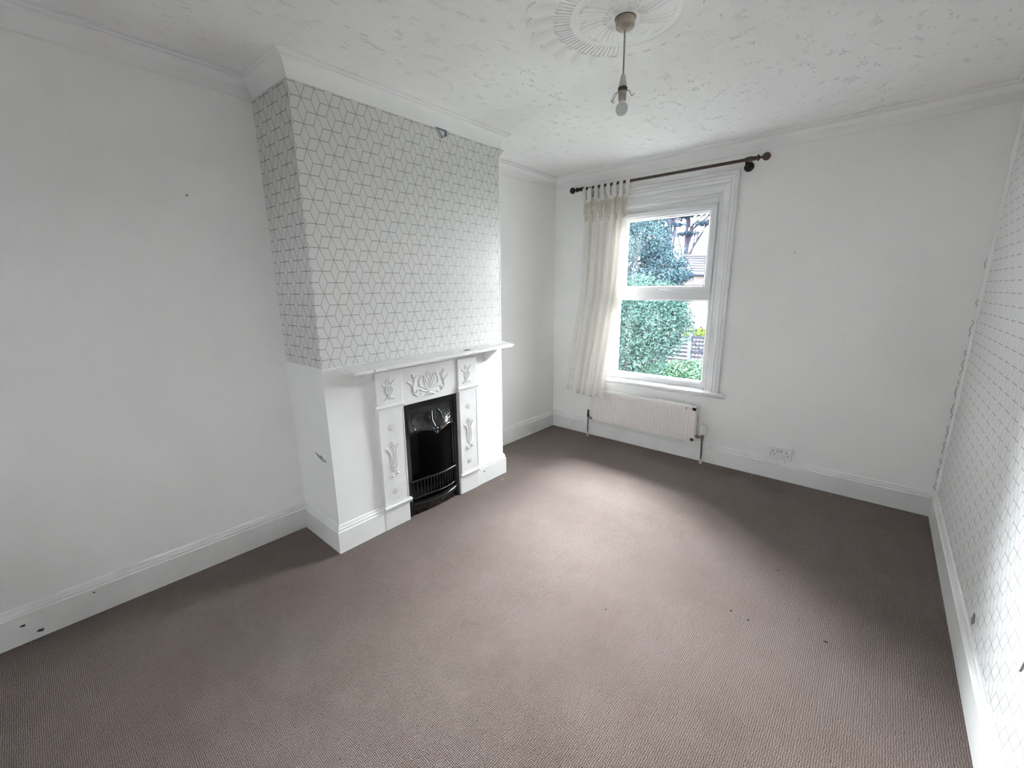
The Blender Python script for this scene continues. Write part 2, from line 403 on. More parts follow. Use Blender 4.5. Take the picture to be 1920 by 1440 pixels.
# uneven paper edge running down the right-hand corner
pe = MB()
def jag(z): return .010 + .010*sin(z*9) + .008*sin(z*23+1) + rnd.uniform(-.004, .004)
L = []
z = .19
while z < 2.47: L.append((z, jag(z))); z += .035
vs = []; fs = []
for z, a in L: vs += [(W-.001, D-.002-max(.004, a+.008), z), (W-.012-.35*max(0, a-.01), D-.003, z+rnd.uniform(-.005, .005))]
for i in range(len(L)-1): fs.append((2*i, 2*i+1, 2*i+3, 2*i+2))
pe.add(vs, fs)
wr = bpy.data.objects['wall_right']
pe.build('curling_paper_edge', M['coving'], wr, smooth=True)
ck = MB()
for z0, z1 in ((.19, .24), (.27, .34), (.37, .41), (.44, .52), (.55, .63), (.68, .78), (.80, .92), (.96, 1.06), (1.08, 1.12), (1.20, 1.30), (1.38, 1.42), (1.60, 1.66)):
    n = 5; pts = [(W-.010-.012*abs(sin(z0*31+i*.9))-abs(rnd.gauss(0, .002)), D-.0035, z0+(z1-z0)*i/n) for i in range(n+1)]
    ck.tube(pts, .0015, 5)
ck.build('corner_crack', M['scuff'], wr)
tr = MB(); tr.prism([(W-.001, 2.395, .215), (W-.001, 2.42, .245), (W-.001, 2.44, .205), (W-.001, 2.425, .19)], (-.002, 0, 0)); tr.tube([(W-.002, 1.80, .62), (W-.002, 1.815, .55), (W-.002, 1.85, .43)], .0022, 5)
tr.build('paper_tear', M['scuff'], wr)

# ---- mitred sweep along wall corners
def sweep(path, prof, z_is_abs=True):
    """path: list of (x,y) with interior on the RIGHT-hand side list normals given by turning; returns ring list"""
    n = len(path); rings = []
    P = [Vector((p[0], p[1])) for p in path]
    nor = []
    for i in range(n-1):
        d = (P[i+1]-P[i]).normalized(); nor.append(Vector((d.y, -d.x)))
    for i in range(n):
        if i == 0: m = nor[0]; k = 1
        elif i == n-1: m = nor[-1]; k = 1
        else:
            m = (nor[i-1]+nor[i]).normalized(); k = 1/max(.2, m.dot(nor[i]))
        rings.append([(P[i].x+m.x*o*k, P[i].y+m.y*o*k, z) for o, z in prof])
    return rings
def seg_mesh(rings, i0, i1):
    mb = MB(); m = len(rings[0]); vs = [v for r in rings[i0:i1+1] for v in r]; n = i1-i0+1
    fs = [(i*m+k, (i+1)*m+k, (i+1)*m+k+1, i*m+k+1) for i in range(n-1) for k in range(m-1)]
    fs += [tuple(range(m)), tuple((n-1)*m+k for k in range(m))[::-1]]
    return mb.add(vs, fs)
# skirting (profile: offset, height)
sk = [(0, HS), (.005, HS), (.0085, HS-.004), (.010, HS-.010), (.0105, HS-.018), (.013, HS-.021), (.0155, HS-.024), (.016, HS-.028), (.013, HS-.032), (.0125, HS-.035), (.0195, HS-.040), (.0195, 0), (0, 0)]
SY0, SY1 = 1.462, 2.287                # outer edges of the fire surround
left = sweep([(0, YR), (0, Y1), (.447, Y1), (.44, SY0)], sk)
for a, b, nm in ((0, 1, 'baseboard_left'), (1, 2, 'baseboard_chimney_return'), (2, 3, 'baseboard_chimney_near')): struct(seg_mesh(left, a, b), nm, M['skirt'], smooth=True, auto=50)
rest = sweep([(CD, SY1), (CD, Y2), (0, Y2), (0, D), (W, D), (W, YR), (0, YR)], sk)
for a, b, nm in ((0, 1, 'baseboard_chimney_far'), (1, 2, 'baseboard_chimney_side'), (2, 3, 'baseboard_alcove'), (3, 4, 'baseboard_back'), (4, 5, 'baseboard_right'), (5, 6, 'baseboard_rear')): struct(seg_mesh(rest, a, b), nm, M['skirt'], smooth=True, auto=50)
# knocks in the skirting
kn = MB()
for y, z, a in ((-.064, .085, .010), (-.02, .032, .013), (.165, .113, .006)):
    kn.prism([(.0196, y-a, z), (.0196, y-a*.3, z+a*.6), (.0196, y+a, z+a*.35), (.0196, y+a*.5, z-a*.6)], (.0006, 0, 0))
kn.build('paint_chips', M['chip'], bpy.data.objects['baseboard_left'])
kn = MB()
for y, z, a in ((2.36, .096, .011), (2.405, .105, .004)):
    kn.prism([(CD+.0196, y-a, z), (CD+.0196, y-a*.3, z+a*.5), (CD+.0196, y+a, z+a*.35), (CD+.0196, y+a*.5, z-a*.4)], (.0006, 0, 0))
kn.build('paint_chips', M['chip'], bpy.data.objects['baseboard_chimney_far'])
# coving
cv = [(0, H-HC), (.007, H-HC), (.007, H-HC+.007)]
for i in range(9):
    a = (pi/2)*i/8; cv.append((.007+.040*(1-cos(a)), H-HC+.010+.068*sin(a)))
cv += [(.050, H-.019), (.050, H-.013), (.0545, H-.012), (.057, H-.008), (PC, H-.007), (PC, H), (0, H)]
cov = sweep([(0, YR), (0, Y1-.018), (.400, Y1-.001), (CD, Y2), (0, Y2), (0, D), (W, D), (W, YR), (0, YR)], cv)
for i in range(8): struct(seg_mesh(cov, i, i+1), 'trim_%d' % (i+1), M['coving'], smooth=True, auto=50)

# ------------------------------------------------------------------ window_1
win = thing('window_1', (1.125, D, WZ0), None, None); win['kind'] = 'structure'
def rect_frame(mb, x0, x1, z0, z1, prof, bottom=True):
    """prof: (inward offset from outer rectangle, y). mitred picture frame; without bottom -> three sided"""
    cs = [(x0, z0, 1, 1), (x0, z1, 1, -1), (x1, z1, -1, -1), (x1, z0, -1, 1)]
    m = len(prof); vs = []
    for x, z, sx, sz in cs:
        for o, y in prof: vs.append((x+sx*o, y, z+(sz*o if (bottom or sz < 0) else 0)))
    fs = []
    for i in range(4 if bottom else 3):
        j = (i+1) % 4
        for k in range(m): fs.append((i*m+k, j*m+k, j*m+(k+1) % m, i*m+(k+1) % m))
    if not bottom: fs += [tuple(range(m)), tuple(3*m+k for k in range(m))]
    return mb.add(vs, fs)
AX0, AX1, AZ1 = .540, 1.712, 2.378
arch = [(0, D+.001), (0, D-.022), (.004, D-.027), (.012, D-.028), (.018, D-.024), (.021, D-.018), (.026, D-.018), (.030, D-.022), (.040, D-.021), (.047, D-.015), (.052, D-.013), (.056, D-.017), (.062, D-.016), (.068, D-.009), (.073, D-.007), (.073, D+.001)]
rect_frame(MB(), AX0, AX1, .632, AZ1, arch, False).build('architrave', M['gloss'], win, smooth=True, auto=35)
# old box lining set back behind the architrave
li = MB(); rect_frame(li, AX0+.070, AX1-.070, .632, AZ1-.070, [(0, D-.006), (.004, D-.006), (.004, D+.030), (.050, D+.034), (.052, D+.030), (.060, D+.030), (.064, D+.036), (.064, D+.12), (0, D+.12)], False)
li.build('lining', M['gloss'], win, smooth=True, auto=35)
# window board
bd = MB(); bd.prism([(0, D+.12, .640), (0, D-.030, .632), (0, D-.042, .626), (0, D-.046, .614), (0, D-.042, .600), (0, D-.030, .594), (0, D+.0, .594), (0, D+.12, .594)], (1, 0, 0))
bd.v = [(.475 + x*(1.768-.475) if y < D-.001 else (WX0 + x*(WX1-WX0)), y, z) for x, y, z in bd.v]
bd.build('window_board', M['gloss'], win, smooth=True, auto=30)
# upvc outer frame, transom, lower fixed light
FX0, FX1, FZ0, FZ1 = AX0+.128, AX1-.128, .640, 2.250
uf = MB()
rect_frame(uf, FX0, FX1, FZ0, FZ1, [(0, D+.130), (0, D+.058), (.012, D+.055), (.020, D+.055), (.030, D+.063), (.034, D+.063), (.036, D+.130)])
uf.box((FX0+.03, D+.056, 1.407), (FX1-.03, D+.130, 1.472))
uf.build('window_frame', M['upvc'], win, smooth=True, auto=30)
bead = MB()
rect_frame(bead, FX0+.030, FX1-.030, .676, 1.412, [(0, D+.12), (0, D+.062), (.006, D+.060), (.018, D+.074), (.018, D+.12)])
bead.build('glazing_bead', M['upvc'], win, smooth=True, auto=30)
# opening top sash
sash = rect_frame(MB(), FX0+.031, FX1-.031, 1.462, 2.172, [(0, D+.118), (0, D+.050), (.004, D+.046), (.034, D+.045), (.044, D+.052), (.052, D+.053), (.066, D+.072), (.066, D+.118)]).build('sash', M['upvc'], win, smooth=True, auto=30)
# head infill between sash and frame top
MB().box((FX0+.03, D+.070, 2.168), (FX1-.03, D+.12, FZ1-.03)).build('frame_head', M['upvc'], win)
g1 = rect_frame(MB(), FX0+.044, FX1-.044, .690, 1.398, [(0, D+.0745), (.004, D+.0735), (.004, D+.080), (0, D+.080)]).build('gasket', M['gasket'], win)
g2 = rect_frame(MB(), FX0+.095, FX1-.095, 1.526, 2.108, [(0, D+.071), (.003, D+.070), (.003, D+.080), (0, D+.080)]).build('gasket', M['gasket'], sash)
MB().box((FX0+.045, D+.0765, .692), (FX1-.045, D+.0795, 1.398)).build('pane', M['glass'], win, smooth=False)
MB().box((FX0+.096, D+.0765, 1.527), (FX1-.096, D+.0795, 2.107)).build('pane', M['glass'], sash)
# espagnolette handle on the sash bottom rail
hd = MB(); hx = 1.125
hd.box((hx-.016, D+.040, 1.470), (hx+.016, D+.050, 1.500)); hd.lathe([(.010, 0), (.010, -.016), (.007, -.020)], (hx, D+.042, 1.487), 'y', 12)
hd.tube([(hx-.006, D+.022, 1.489), (hx+.03, D+.020, 1.486), (hx+.07, D+.020, 1.481), (hx+.115, D+.024, 1.480)], [.010, .008, .0075, .006], 10, flat=(Vector((0, 1, 0)), .7))
hd.build('window_handle', M['plastic'], sash, smooth=True)
bt = MB(); bt.ball((hx-.018, D+.040, 1.492), .0045, 8); bt.build('handle_button', M['hole'], sash)

# ------------------------------------------------------------------ curtain rail
ry, rz = D-.088, 2.418
rail = thing('curtain_rail', (1.08, ry, rz), 'dark brown curtain rail with ball finials mounted above the window', 'curtain rail')
MB().tube([(.335, ry, rz+.006), (1.10, ry, rz), (1.80, ry, rz-.002)], .0115, 14).build('rod', M['rod'], rail, smooth=True)
for sx, xe, nm in ((-1, .350, 'finial'), (1, 1.800, 'finial')):
    f = MB(); f.lathe([(.012, -.03), (.018, -.028), (.018, .0), (.014, .004), (.014, .030), (.020, .034), (.021, .044), (.013, .048), (.008, .052), (.008, .062), (.012, .066)], (0, 0, 0), 'x', 18)
    f.ball((.091, 0, 0), .028, 18)
    f.v = [(xe+sx*x, ry+y, rz+z+(.006 if sx < 0 else -.002)) for x, y, z in f.v]
    f.build(nm, M['finial'] if sx > 0 else M['rodblack'], rail, smooth=True)
for xb in (.455, 1.765):
    b = MB(); b.lathe([(.034, 0), (.034, -.006), (.028, -.011), (.012, -.014), (.010, -.03), (.010, -.07)], (xb, D-.0005, rz-.034), 'y', 18)
    b.tube([(xb, D-.066, rz-.036), (xb, ry, rz-.030), (xb, ry, rz-.012)], .009, 10)
    b.lathe([(.0155, -.010), (.0155, .010)], (xb, ry, rz-.001), 'x', 14)
    b.build('rail_bracket', M['rodblack'], rail, smooth=True)

# ------------------------------------------------------------------ curtain
cur = thing('curtain', (.55, ry, 2.41), 'cream linen tab-top curtain bunched at the left of the window, with a tasselled top band', 'curtain')
def cx(u, t):   # u across 0..1, t down 0..1 : left/right edge x
    l = .385 + (-.02)*min(1, t*2) - .125*max(0, t-.45)/.55
    r = .845 - .045*t - .095*t*t
    return l + (r-l)*u
def cy(u, t):
    a = .016 + .020*min(1, t*3)
    f = (sin(u*2*pi*5.5 + .6) * (1-t)**1.5 + sin(u**1.3*2*pi*2.5 + .9 + .5*t) * (1-(1-t)**1.5)) * a + .30*a*sin(u*2*pi*9+2+t*2)
    return D - .088 - .034*min(1, max(0, t-.5)*3.0) + f*(1-.35*t) - .012*t
nu, nv = 150, 70
Ztop, Zbot = 2.315, .455
cb = MB(); vs = []
for j in range(nv+1):
    t = j/nv
    for i in range(nu+1):
        u = i/nu
        zz = Ztop + (Zbot-Ztop)*t
        zz += t*(.012*sin(u*9) - .03*u + .018)
        vs.append((cx(u, t)+.004*sin(t*14+u*20)*t, min(cy(u, t), D-.035), zz))
fs = [(j*(nu+1)+i, j*(nu+1)+i+1, (j+1)*(nu+1)+i+1, (j+1)*(nu+1)+i) for j in range(nv) for i in range(nu)]
cb.add(vs, fs); cbo = cb.build('curtain_panel', M['linen'], cur, smooth=True, recalc=False)
so = cbo.modifiers.new('thick', 'SOLIDIFY'); so.thickness = .0016
# hem fold
hm = MB(); vs = []
for j in range(4):
    for i in range(nu+1):
        u = i/nu; t = 1 - .028*j/3
        zz = Ztop + (Zbot-Ztop)*t + t*(.012*sin(u*9) - .03*u + .018)
        vs.append((cx(u, t)+.004*sin(t*14+u*20)*t, min(cy(u, t), D-.035)-.0022, zz))
hm.add(vs, [(j*(nu+1)+i, (j+1)*(nu+1)+i, (j+1)*(nu+1)+i+1, j*(nu+1)+i+1) for j in range(3) for i in range(nu)])
hm.build('hem', M['linen'], cbo, smooth=True, recalc=False)
# tabs over the rod
for k in range(8):
    u = .02 + .96*k/7; x = .395 + .440*k/7; wd = .019
    tb = MB(); pts = []
    yb = min(cy(u, 0), D-.035)
    prof = [(yb-.003, Ztop-.01), (ry-.014, rz-.05), (ry-.0155, rz), (ry-.009, rz+.0135), (ry, rz+.017), (ry+.009, rz+.0135), (ry+.0155, rz), (ry+.014, rz-.05), (yb+.003, Ztop-.01)]
    vs = []
    for (y, z) in prof:
        s_ = wd*(1 if z > Ztop+.04 else .8)
        sh = (x - cx(u, 0))*(0 if z > Ztop+.05 else -1)
        vs += [(x+sh-s_, y, z), (x+sh+s_, y, z)]
    tb.add(vs, [(2*i, 2*i+1, 2*i+3, 2*i+2) for i in range(len(prof)-1)])
    to = tb.build('tab', M['linen'], cur, smooth=True, recalc=False); sm = to.modifiers.new('thick', 'SOLIDIFY'); sm.thickness = .0016
# top band
bb = MB(); vs = []
for z in (Ztop+.008, Ztop-.022):
    for i in range(nu+1): u = i/nu; vs.append((cx(u, 0), min(cy(u, 0), D-.035)-.004, z))
bb.add(vs, [(i, i+1, nu+2+i, nu+1+i) for i in range(nu)]); bo = bb.build('header_band', M['linen'], cur, smooth=True, recalc=False)
# macrame fringe with tassels
fg = MB(); r3 = random.Random(3)
for k in range(30):
    u = (k+.5)/30; x = cx(u, .02); y = min(cy(u, .02), D-.04)-.010
    ln = .075 + .07*abs(sin(k*pi/5)) + r3.uniform(-.01, .01)
    pts = [(x+r3.uniform(-.004, .004), y-r3.uniform(0, .004), Ztop-.02-ln*q/5) for q in range(6)]
    fg.tube(pts, .0032, 5)
    for q in range(1, 6):
        fg.ball((pts[q][0], pts[q][1]-.002, pts[q][2]), .0062, 6, (1, 1, .8))
    fg.tube([(x, y, Ztop-.02-ln), (x, y-.001, Ztop-.045-ln)], [.004, .0075], 6)
    if k < 29:
        x2 = cx((k+1.5)/30, .02); y2 = min(cy((k+1.5)/30, .02), D-.04)-.010
        fg.tube([(x, y, Ztop-.03), ((x+x2)/2, (y+y2)/2, Ztop-.055), (x2, y2, Ztop-.03)], .0028, 5)
        fg.tube([(x, y, Ztop-.075), ((x+x2)/2, (y+y2)/2, Ztop-.05), (x2, y2, Ztop-.075)], .0028, 5)
fg.build('tassel_fringe', M['tassel'], bo, smooth=True)

# ------------------------------------------------------------------ radiator
rad = thing('radiator', (1.05, D-.07, 0), 'white ribbed panel radiator on the wall under the window', 'radiator')
RX, RX2, RB, RT_, yf, yk = .532, 1.572, .192, .503, D-.100, D-.036
p = MB()
# front panel with vertical ribs
prof = []; n = 32
for i in range(n):
    a = RX+.03+(RX2-RX-.06)*i/n; b = RX+.03+(RX2-RX-.06)*(i+1)/n; q = (b-a)
    prof += [(a, yf), (a+q*.16, yf+.0045), (a+q*.42, yf+.0045), (a+q*.58, yf)]
prof.append((RX2-.03, yf))
z0, z1 = RB+.030, RT_-.034
vs = []
for z in (z0, z1): vs += [(x, y, z) for x, y in prof]
m_ = len(prof)
p.add(vs, [(i, i+1, m_+i+1, m_+i) for i in range(m_-1)])
p.box((RX, yf, RB), (RX2, yf+.014, RB+.031)); p.box((RX, yf, RT_-.035), (RX2, yf+.014, RT_-.004)); p.box((RX, yf, RB), (RX+.031, yf+.014, RT_-.004)); p.box((RX2-.031, yf, RB), (RX2, yf+.014, RT_-.004)); p.box((RX+.02, yf+.006, RB+.02), (RX2-.02, yf+.014, RT_-.02))
p.build('front_panel', M['radiator'], rad, bevel=.0015)
MB().box((RX+.002, yk-.012, RB+.004), (RX2-.002, yk, RT_-.006)).build('rear_panel', M['radiator'], rad, bevel=.002)
g = MB()
g.box((RX-.001, yf-.001, RT_-.006), (RX2+.001, yf+.012, RT_+.004)); g.box((RX-.001, yk-.010, RT_-.006), (RX2+.001, yk+.002, RT_+.004))
g.box((RX-.001, yf, RT_-.008), (RX2+.001, yk, RT_-.001))
for x in (RX+.35, RX2-.35): g.box((x-.006, yf, RT_-.004), (x+.006, yk, RT_+.003))
for i in range(40): 
    x = RX+.02+(RX2-RX-.04)*i/39; g.box((x-.002, yf+.012, RT_-.004), (x+.002, yk-.01, RT_+.002))
g.build('top_grille', M['radgrill'], rad, bevel=.002)
for x0 in (RX-.001, RX2-.003):
    s_ = MB(); s_.box((x0, yf+.010, RB+.01), (x0+.004, yk-.008, RT_-.004)); s_.build('side_panel', M['radgrill'], rad, bevel=.001)
MB().lathe([(.008, 0), (.008, -.004), (.004, -.006)], (RX2-.006, yf+.03, RT_-.035), 'y', 10).build('bleed_valve', M['hole'], rad)
MB().box((RX2-.085, yf-.0012, RT_-.028), (RX2-.079, yf+.001, RT_-.012)).build('paint_chip', M['hole'], rad)
for x in (.80, 1.30): MB().box((x-.015, yk, .24), (x+.015, D-.001, .46)).build('wall_bracket', M['radiator'], rad)
vy = D-.072
v = MB(); v.lathe([(.008, 0), (.013, .002), (.013, .030), (.010, .034), (.010, .045)], (.500, vy, .205), 'z', 12); v.tube([(.500, vy, .222), (.535, vy, .222)], .008, 10)
v.lathe([(.010, 0), (.011, .02), (.009, .035)], (.500, vy, .247), 'z', 10)
v.build('lockshield_valve', M['rodblack'], rad, smooth=True)
MB().tube([(.500, vy, .21), (.499, vy, .12), (.500, vy, .02)], .0075, 10).build('pipe', M['copper'], rad, smooth=True)
MB().lathe([(.013, 0), (.013, .004), (.010, .006), (.010, .045), (.008, .047)], (.500, vy, .0), 'z', 12).build('pipe_collar', M['pipewhite'], rad, smooth=True)
tx = 1.634
v = MB(); v.tube([(RX2-.002, vy, .236), (tx, vy, .236)], .009, 12); v.lathe([(.013, -.010), (.013, .010)], (1.598, vy, .236), 'x', 6); v.lathe([(.009, -.03), (.013, -.026), (.013, -.012), (.011, -.008), (.013, 0), (.012, .018), (.014, .022), (.014, .028)], (tx, vy, .236), 'z', 14)
vb_ = v.build('valve_body', M['brass'], rad, smooth=True)
v = MB(); prof = []
v.lathe([(.013, 0), (.019, .006), (.021, .012), (.021, .022), (.019, .026), (.021, .030), (.021, .076), (.018, .084), (.010, .087)], (tx, vy, .262), 'z', 20)
for k in range(12):
    a = 2*pi*k/12; v.box((tx+.021*cos(a)-.0016, vy+.021*sin(a)-.0016, .292), (tx+.021*cos(a)+.0016, vy+.021*sin(a)+.0016, .336))
v.build('thermostatic_head', M['plastic'], vb_, smooth=True)
MB().tube([(tx, vy, .21), (tx+.003, vy, .12), (tx+.004, vy, .02)], .0075, 10).build('pipe', M['copper'], rad, smooth=True)
MB().lathe([(.014, 0), (.014, .004), (.011, .006), (.011, .040), (.008, .044)], (tx+.004, vy, 0), 'z', 12).build('pipe_collar', M['pipewhite'], rad, smooth=True)

# ------------------------------------------------------------------ double socket
sx0, sx1, sz0, sz1 = 2.124, 2.286, .178, .272
sok = thing('power_socket', ((sx0+sx1)/2, D, .225), 'white double switched power socket low on the wall just above the skirting', 'socket')
MB().box((sx0, D-.024, sz0), (sx1, D-.001, sz1)).build('back_box', M['plastic'], sok, bevel=.004)
fpl = MB().box((sx0+.001, D-.032, sz0+.001), (sx1-.001, D-.023, sz1-.001)).build('face_plate', M['plastic'], sok, bevel=.003)
xm = (sx0+sx1)/2
for s_ in (-1, 1):
    c = xm + s_*.046
    MB().box((c-.003, D-.0332, .232), (c+.003, D-.031, .243)).build('pin_hole', M['hole'], fpl)
    for q in (-1, 1): MB().box((c+q*.0125-.004, D-.0332, .209), (c+q*.0125+.004, D-.031, .2145)).build('pin_hole', M['hole'], fpl)
for s_ in (-1, 1):
    MB().prism([(xm+s_*.011-.007, D-.0325, .232), (xm+s_*.011-.007, D-.0365, .232), (xm+s_*.011-.007, D-.0335, .252), (xm+s_*.011-.007, D-.0325, .252)], (.014, 0, 0)).build('rocker_switch', M['plasticgrey'], fpl, bevel=.0008)
for s_ in (-1, 1): MB().lathe([(.003, 0), (.003, -.0012)], (xm+s_*.060, D-.032, .225), 'y', 10).build('screw', M['plasticgrey'], fpl)

# ------------------------------------------------------------------ pendant lamp
px_, py_ = 1.719, 1.968
pen = thing('pendant_light', (px_, py_, H), 'bare pendant light with a globe bulb hanging from the ceiling medallion, no shade', 'ceiling light')
MB().lathe([(.040, 0), (.040, -.006), (.039, -.010), (.037, -.030), (.030, -.036), (.012, -.040), (.006, -.043)], (px_, py_, H-.012), 'z', 32).build('ceiling_rose', M['rose'], pen, smooth=True)
MB().lathe([(.042, .0), (.042, -.005)], (px_, py_, H-.008), 'z', 32).build('rose_base', M['chip'], pen, smooth=True)
MB().tube([(px_, py_, H-.052), (px_+.001, py_, 2.45), (px_+.001, py_, 2.36)], .0036, 8).build('flex', M['flex'], pen, smooth=True)
hx_, hy_ = px_+.001, py_
MB().lathe([(.004, .0), (.008, -.006), (.014, -.030), (.0165, -.045), (.0165, -.052)], (hx_, hy_, 2.372), 'z', 20).build('lamp_holder_cap', M['plasticgrey'], pen, smooth=True)
MB().lathe([(.0175, 0), (.019, -.002), (.019, -.010), (.0175, -.012)], (hx_, hy_, 2.322), 'z', 20).build('collar_ring', M['chip'], pen, smooth=True)
MB().lathe([(.0165, 0), (.0165, -.026), (.0155, -.030), (.0155, -.036), (.013, -.040)], (hx_, hy_, 2.310), 'z', 20).build('lamp_holder', M['rose'], pen, smooth=True); lh_ = bpy.data.objects['lamp_holder']
bl = MB(); prof = [(.0125, .0), (.0125, -.012), (.016, -.018)]
for i in range(13):
    a = -pi/2.6 + (pi/2+pi/2.6)*i/12; prof.append((.0245*cos(a), -.036-.0245*sin(a)-.0))
prof = [(.0125, .0), (.0125, -.010)] + [(.0255*cos(a), -.034-.027*sin(a)) for a in [(-1.02 + (pi/2+1.02)*i/14) for i in range(15)]]
bl.lathe([(max(r, .0006), h) for r, h in prof], (hx_, hy_, 2.275), 'z', 24); bl.build('bulb', M['bulb'], pen, smooth=True)
wr_ = MB()
wr_.tube([(hx_+.019*cos(a), hy_+.019*sin(a), 2.306) for a in [2*pi*i/16 for i in range(17)]], .0011, 6)
for sx in (-1, 1):
    wr_.tube([(hx_+sx*.018, hy_, 2.306), (hx_+sx*.028, hy_, 2.303), (hx_+sx*.036, hy_, 2.292), (hx_+sx*.040, hy_, 2.282), (hx_+sx*.047, hy_, 2.279), (hx_+sx*.053, hy_, 2.287)], .0012, 6)
wr_.tube([(hx_-.012, hy_-.016, 2.304), (hx_-.026, hy_-.022, 2.296), (hx_-.034, hy_-.024, 2.276), (hx_-.030, hy_-.022, 2.262), (hx_-.024, hy_-.020, 2.268)], .0012, 6)
wr_.build('shade_hooks', M['wire'], lh_, smooth=True)

# ------------------------------------------------------------------ ceiling medallion
md = MB(); NA, NR = 900, 110; R0 = .034; NL = 24
vs = []
def smooth01(x): x = min(1, max(0, x)); return x*x*(3-2*x)
def med(r, th):
    # returns height below ceiling
    la = (th*NL/(2*pi)) % 1
    petal = abs(sin(pi*la))
    lean = ((th*NL/(2*pi)+ .35*(r-.3)/.1) % 1)
    h = .006
    if r < .060: h = .014
    elif r < .19:                      # swirling acanthus leaves
        q = (r-.060)/.13; ph = (th*8/(2*pi) + q*.35) % 1
        h = .006 + .010*sin(pi*min(1, ph*1.15))**1.5*(1-q*.35)
        tip = .70 + .25*sin(pi*ph)
        if q > tip: h *= max(.35, 1-(q-tip)*5)
        h += .0012*sin(ph*2*pi*5)
        if .10 < q < .22: h += .003*abs(sin(th*28))
    elif r < .212: h = .005 + .0005*sin(r*2*pi/.007)
    elif r < .292:                     # radial flutes
        q = (r-.212)/.080; f = (th*84/(2*pi)) % 1
        h = .005 + .008*(f**.8)*smooth01(q*5)*smooth01((1-q)*8+.25)
    else:                              # outer shell leaves
        q = (r-.292)/.11
        h = .006 + .011*sin(pi*min(1, lean*1.25))**.8*(lean*.6+.4)*(1-.30*q) + .0008*sin((r*1.0)*2*pi/.0075)*(1 if int(th*NL/(2*pi)) % 3 else .2)
    return h
for j in range(NR+1):
    for i in range(NA):
        th = 2*pi*i/NA
        lean_e = ((th*NL/(2*pi) + .35*1.0) % 1)
        Ro = .375 + .030*sin(pi*lean_e)**.6
        t = j/NR; r = R0 + (Ro-R0)*t
        h = med(r, th) if j < NR else -.0005
        vs.append((px_+r*cos(th), py_+r*sin(th), H - (h if h < 0 else .004+(h-.004)*.72)))
md.add(vs, [(j*NA+i, j*NA+(i+1) % NA, (j+1)*NA+(i+1) % NA, (j+1)*NA+i) for j in range(NR) for i in range(NA)])
md.lathe([(R0+.001, .001), (R0+.001, -.013)], (px_, py_, H), 'z', 32)
mo = md.build('ceiling_medallion', M['coving'], None, smooth=True, recalc=False, auto=60)
tag(mo, 'ornate round white plaster medallion with fluted ring and leaf edge fixed to the ceiling', 'ceiling medallion')

# ------------------------------------------------------------------ fireplace
fp = thing('fireplace', (CD, 1.875, 0), 'white painted cast iron fireplace with tulip reliefs and a black inset grate', 'fireplace')
XF = CD + .030                         # front plane of the surround
P0, P1, P2, P3 = 1.462, 1.648, 2.112, 2.287
x0 = CD-.012
body = MB()
body.box((x0, P0, .140), (XF, P1, 1.028)); pilL = body.build('pilaster', M['gloss_clean'], fp, bevel=.004)
body = MB(); body.box((x0, P2-.006, .140), (XF+.006, P3, 1.028)); pilR = body.build('pilaster', M['gloss_clean'], fp, bevel=.004)
frz = MB().box((x0, P1-.002, FZ+.004), (XF-.004, P2-.004, 1.028)).build('frieze', M['gloss_clean'], fp, bevel=.003)
for a, b in ((P0, P1), (P2-.006, P3)): MB().box((x0, a, 0), (XF-.003, b, .142)).build('plinth', M['gloss_clean'], fp, bevel=.002)
def mould(y0, y1, z, xo, h=.018, out=.012):
    mb = MB(); pr = [(xo-.01, z+h*.9), (xo+out*.35, z+h*.9), (xo+out, z+h*.45), (xo+out*1.0, z+h*.1), (xo+out*.5, z-h*.25), (xo+out*.45, z-h*.55), (xo+.003, z-h*.8), (xo-.01, z-h*.8)]
    return mb.prism([(x, y0, zz) for x, zz in pr], (0, y1-y0, 0))
mould(P0-.012, P1+.000, .806, XF).build('cap_moulding', M['gloss_clean'], pilL, bevel=.001)
mould(P2-.012, P3+.012, .812, XF+.006).build('cap_moulding', M['gloss_clean'], pilR, bevel=.001)
mould(P0-.004, P1+.016, .146, XF).build('base_moulding', M['gloss_clean'], pilL, bevel=.001)
mould(P2-.010, P3+.004, .150, XF+.004).build('base_moulding', M['gloss_clean'], pilR, bevel=.001)
# raised edge of the pilaster panels
def panel_rim(y0, y1, z0, z1, xo):
    mb = MB(); w_ = .005
    for a, b, c, d_ in ((y0, y1, z1-w_, z1), (y0, y1, z0, z0+w_), (y0, y0+w_, z0, z1), (y1-w_, y1, z0, z1)): mb.box((xo-.003, a, c), (xo+.0022, b, d_))
    return mb
panel_rim(P0+.004, P1-.004, .168, .786, XF).build('panel_rim', M['gloss_clean'], pilL, bevel=.001)
panel_rim(P2+.000, P3-.004, .172, .790, XF+.006).build('panel_rim', M['gloss_clean'], pilR, bevel=.001)
XN = Vector((1, 0, 0))
def bez(pts, n=14):
    """catmull-rom through 2-d points"""
    P = [pts[0]] + list(pts) + [pts[-1]]; out = []
    for i in range(1, len(P)-2):
        for k in range(n):
            t = k/n; q = []
            for c in (0, 1):
                a, b, c_, d_ = P[i-1][c], P[i][c], P[i+1][c], P[i+2][c]
                q.append(.5*((2*b)+(-a+c_)*t+(2*a-5*b+4*c_-d_)*t*t+(-a+3*b-3*c_+d_)*t*t*t))
            out.append(tuple(q))
    out.append(tuple(pts[-1])); return out
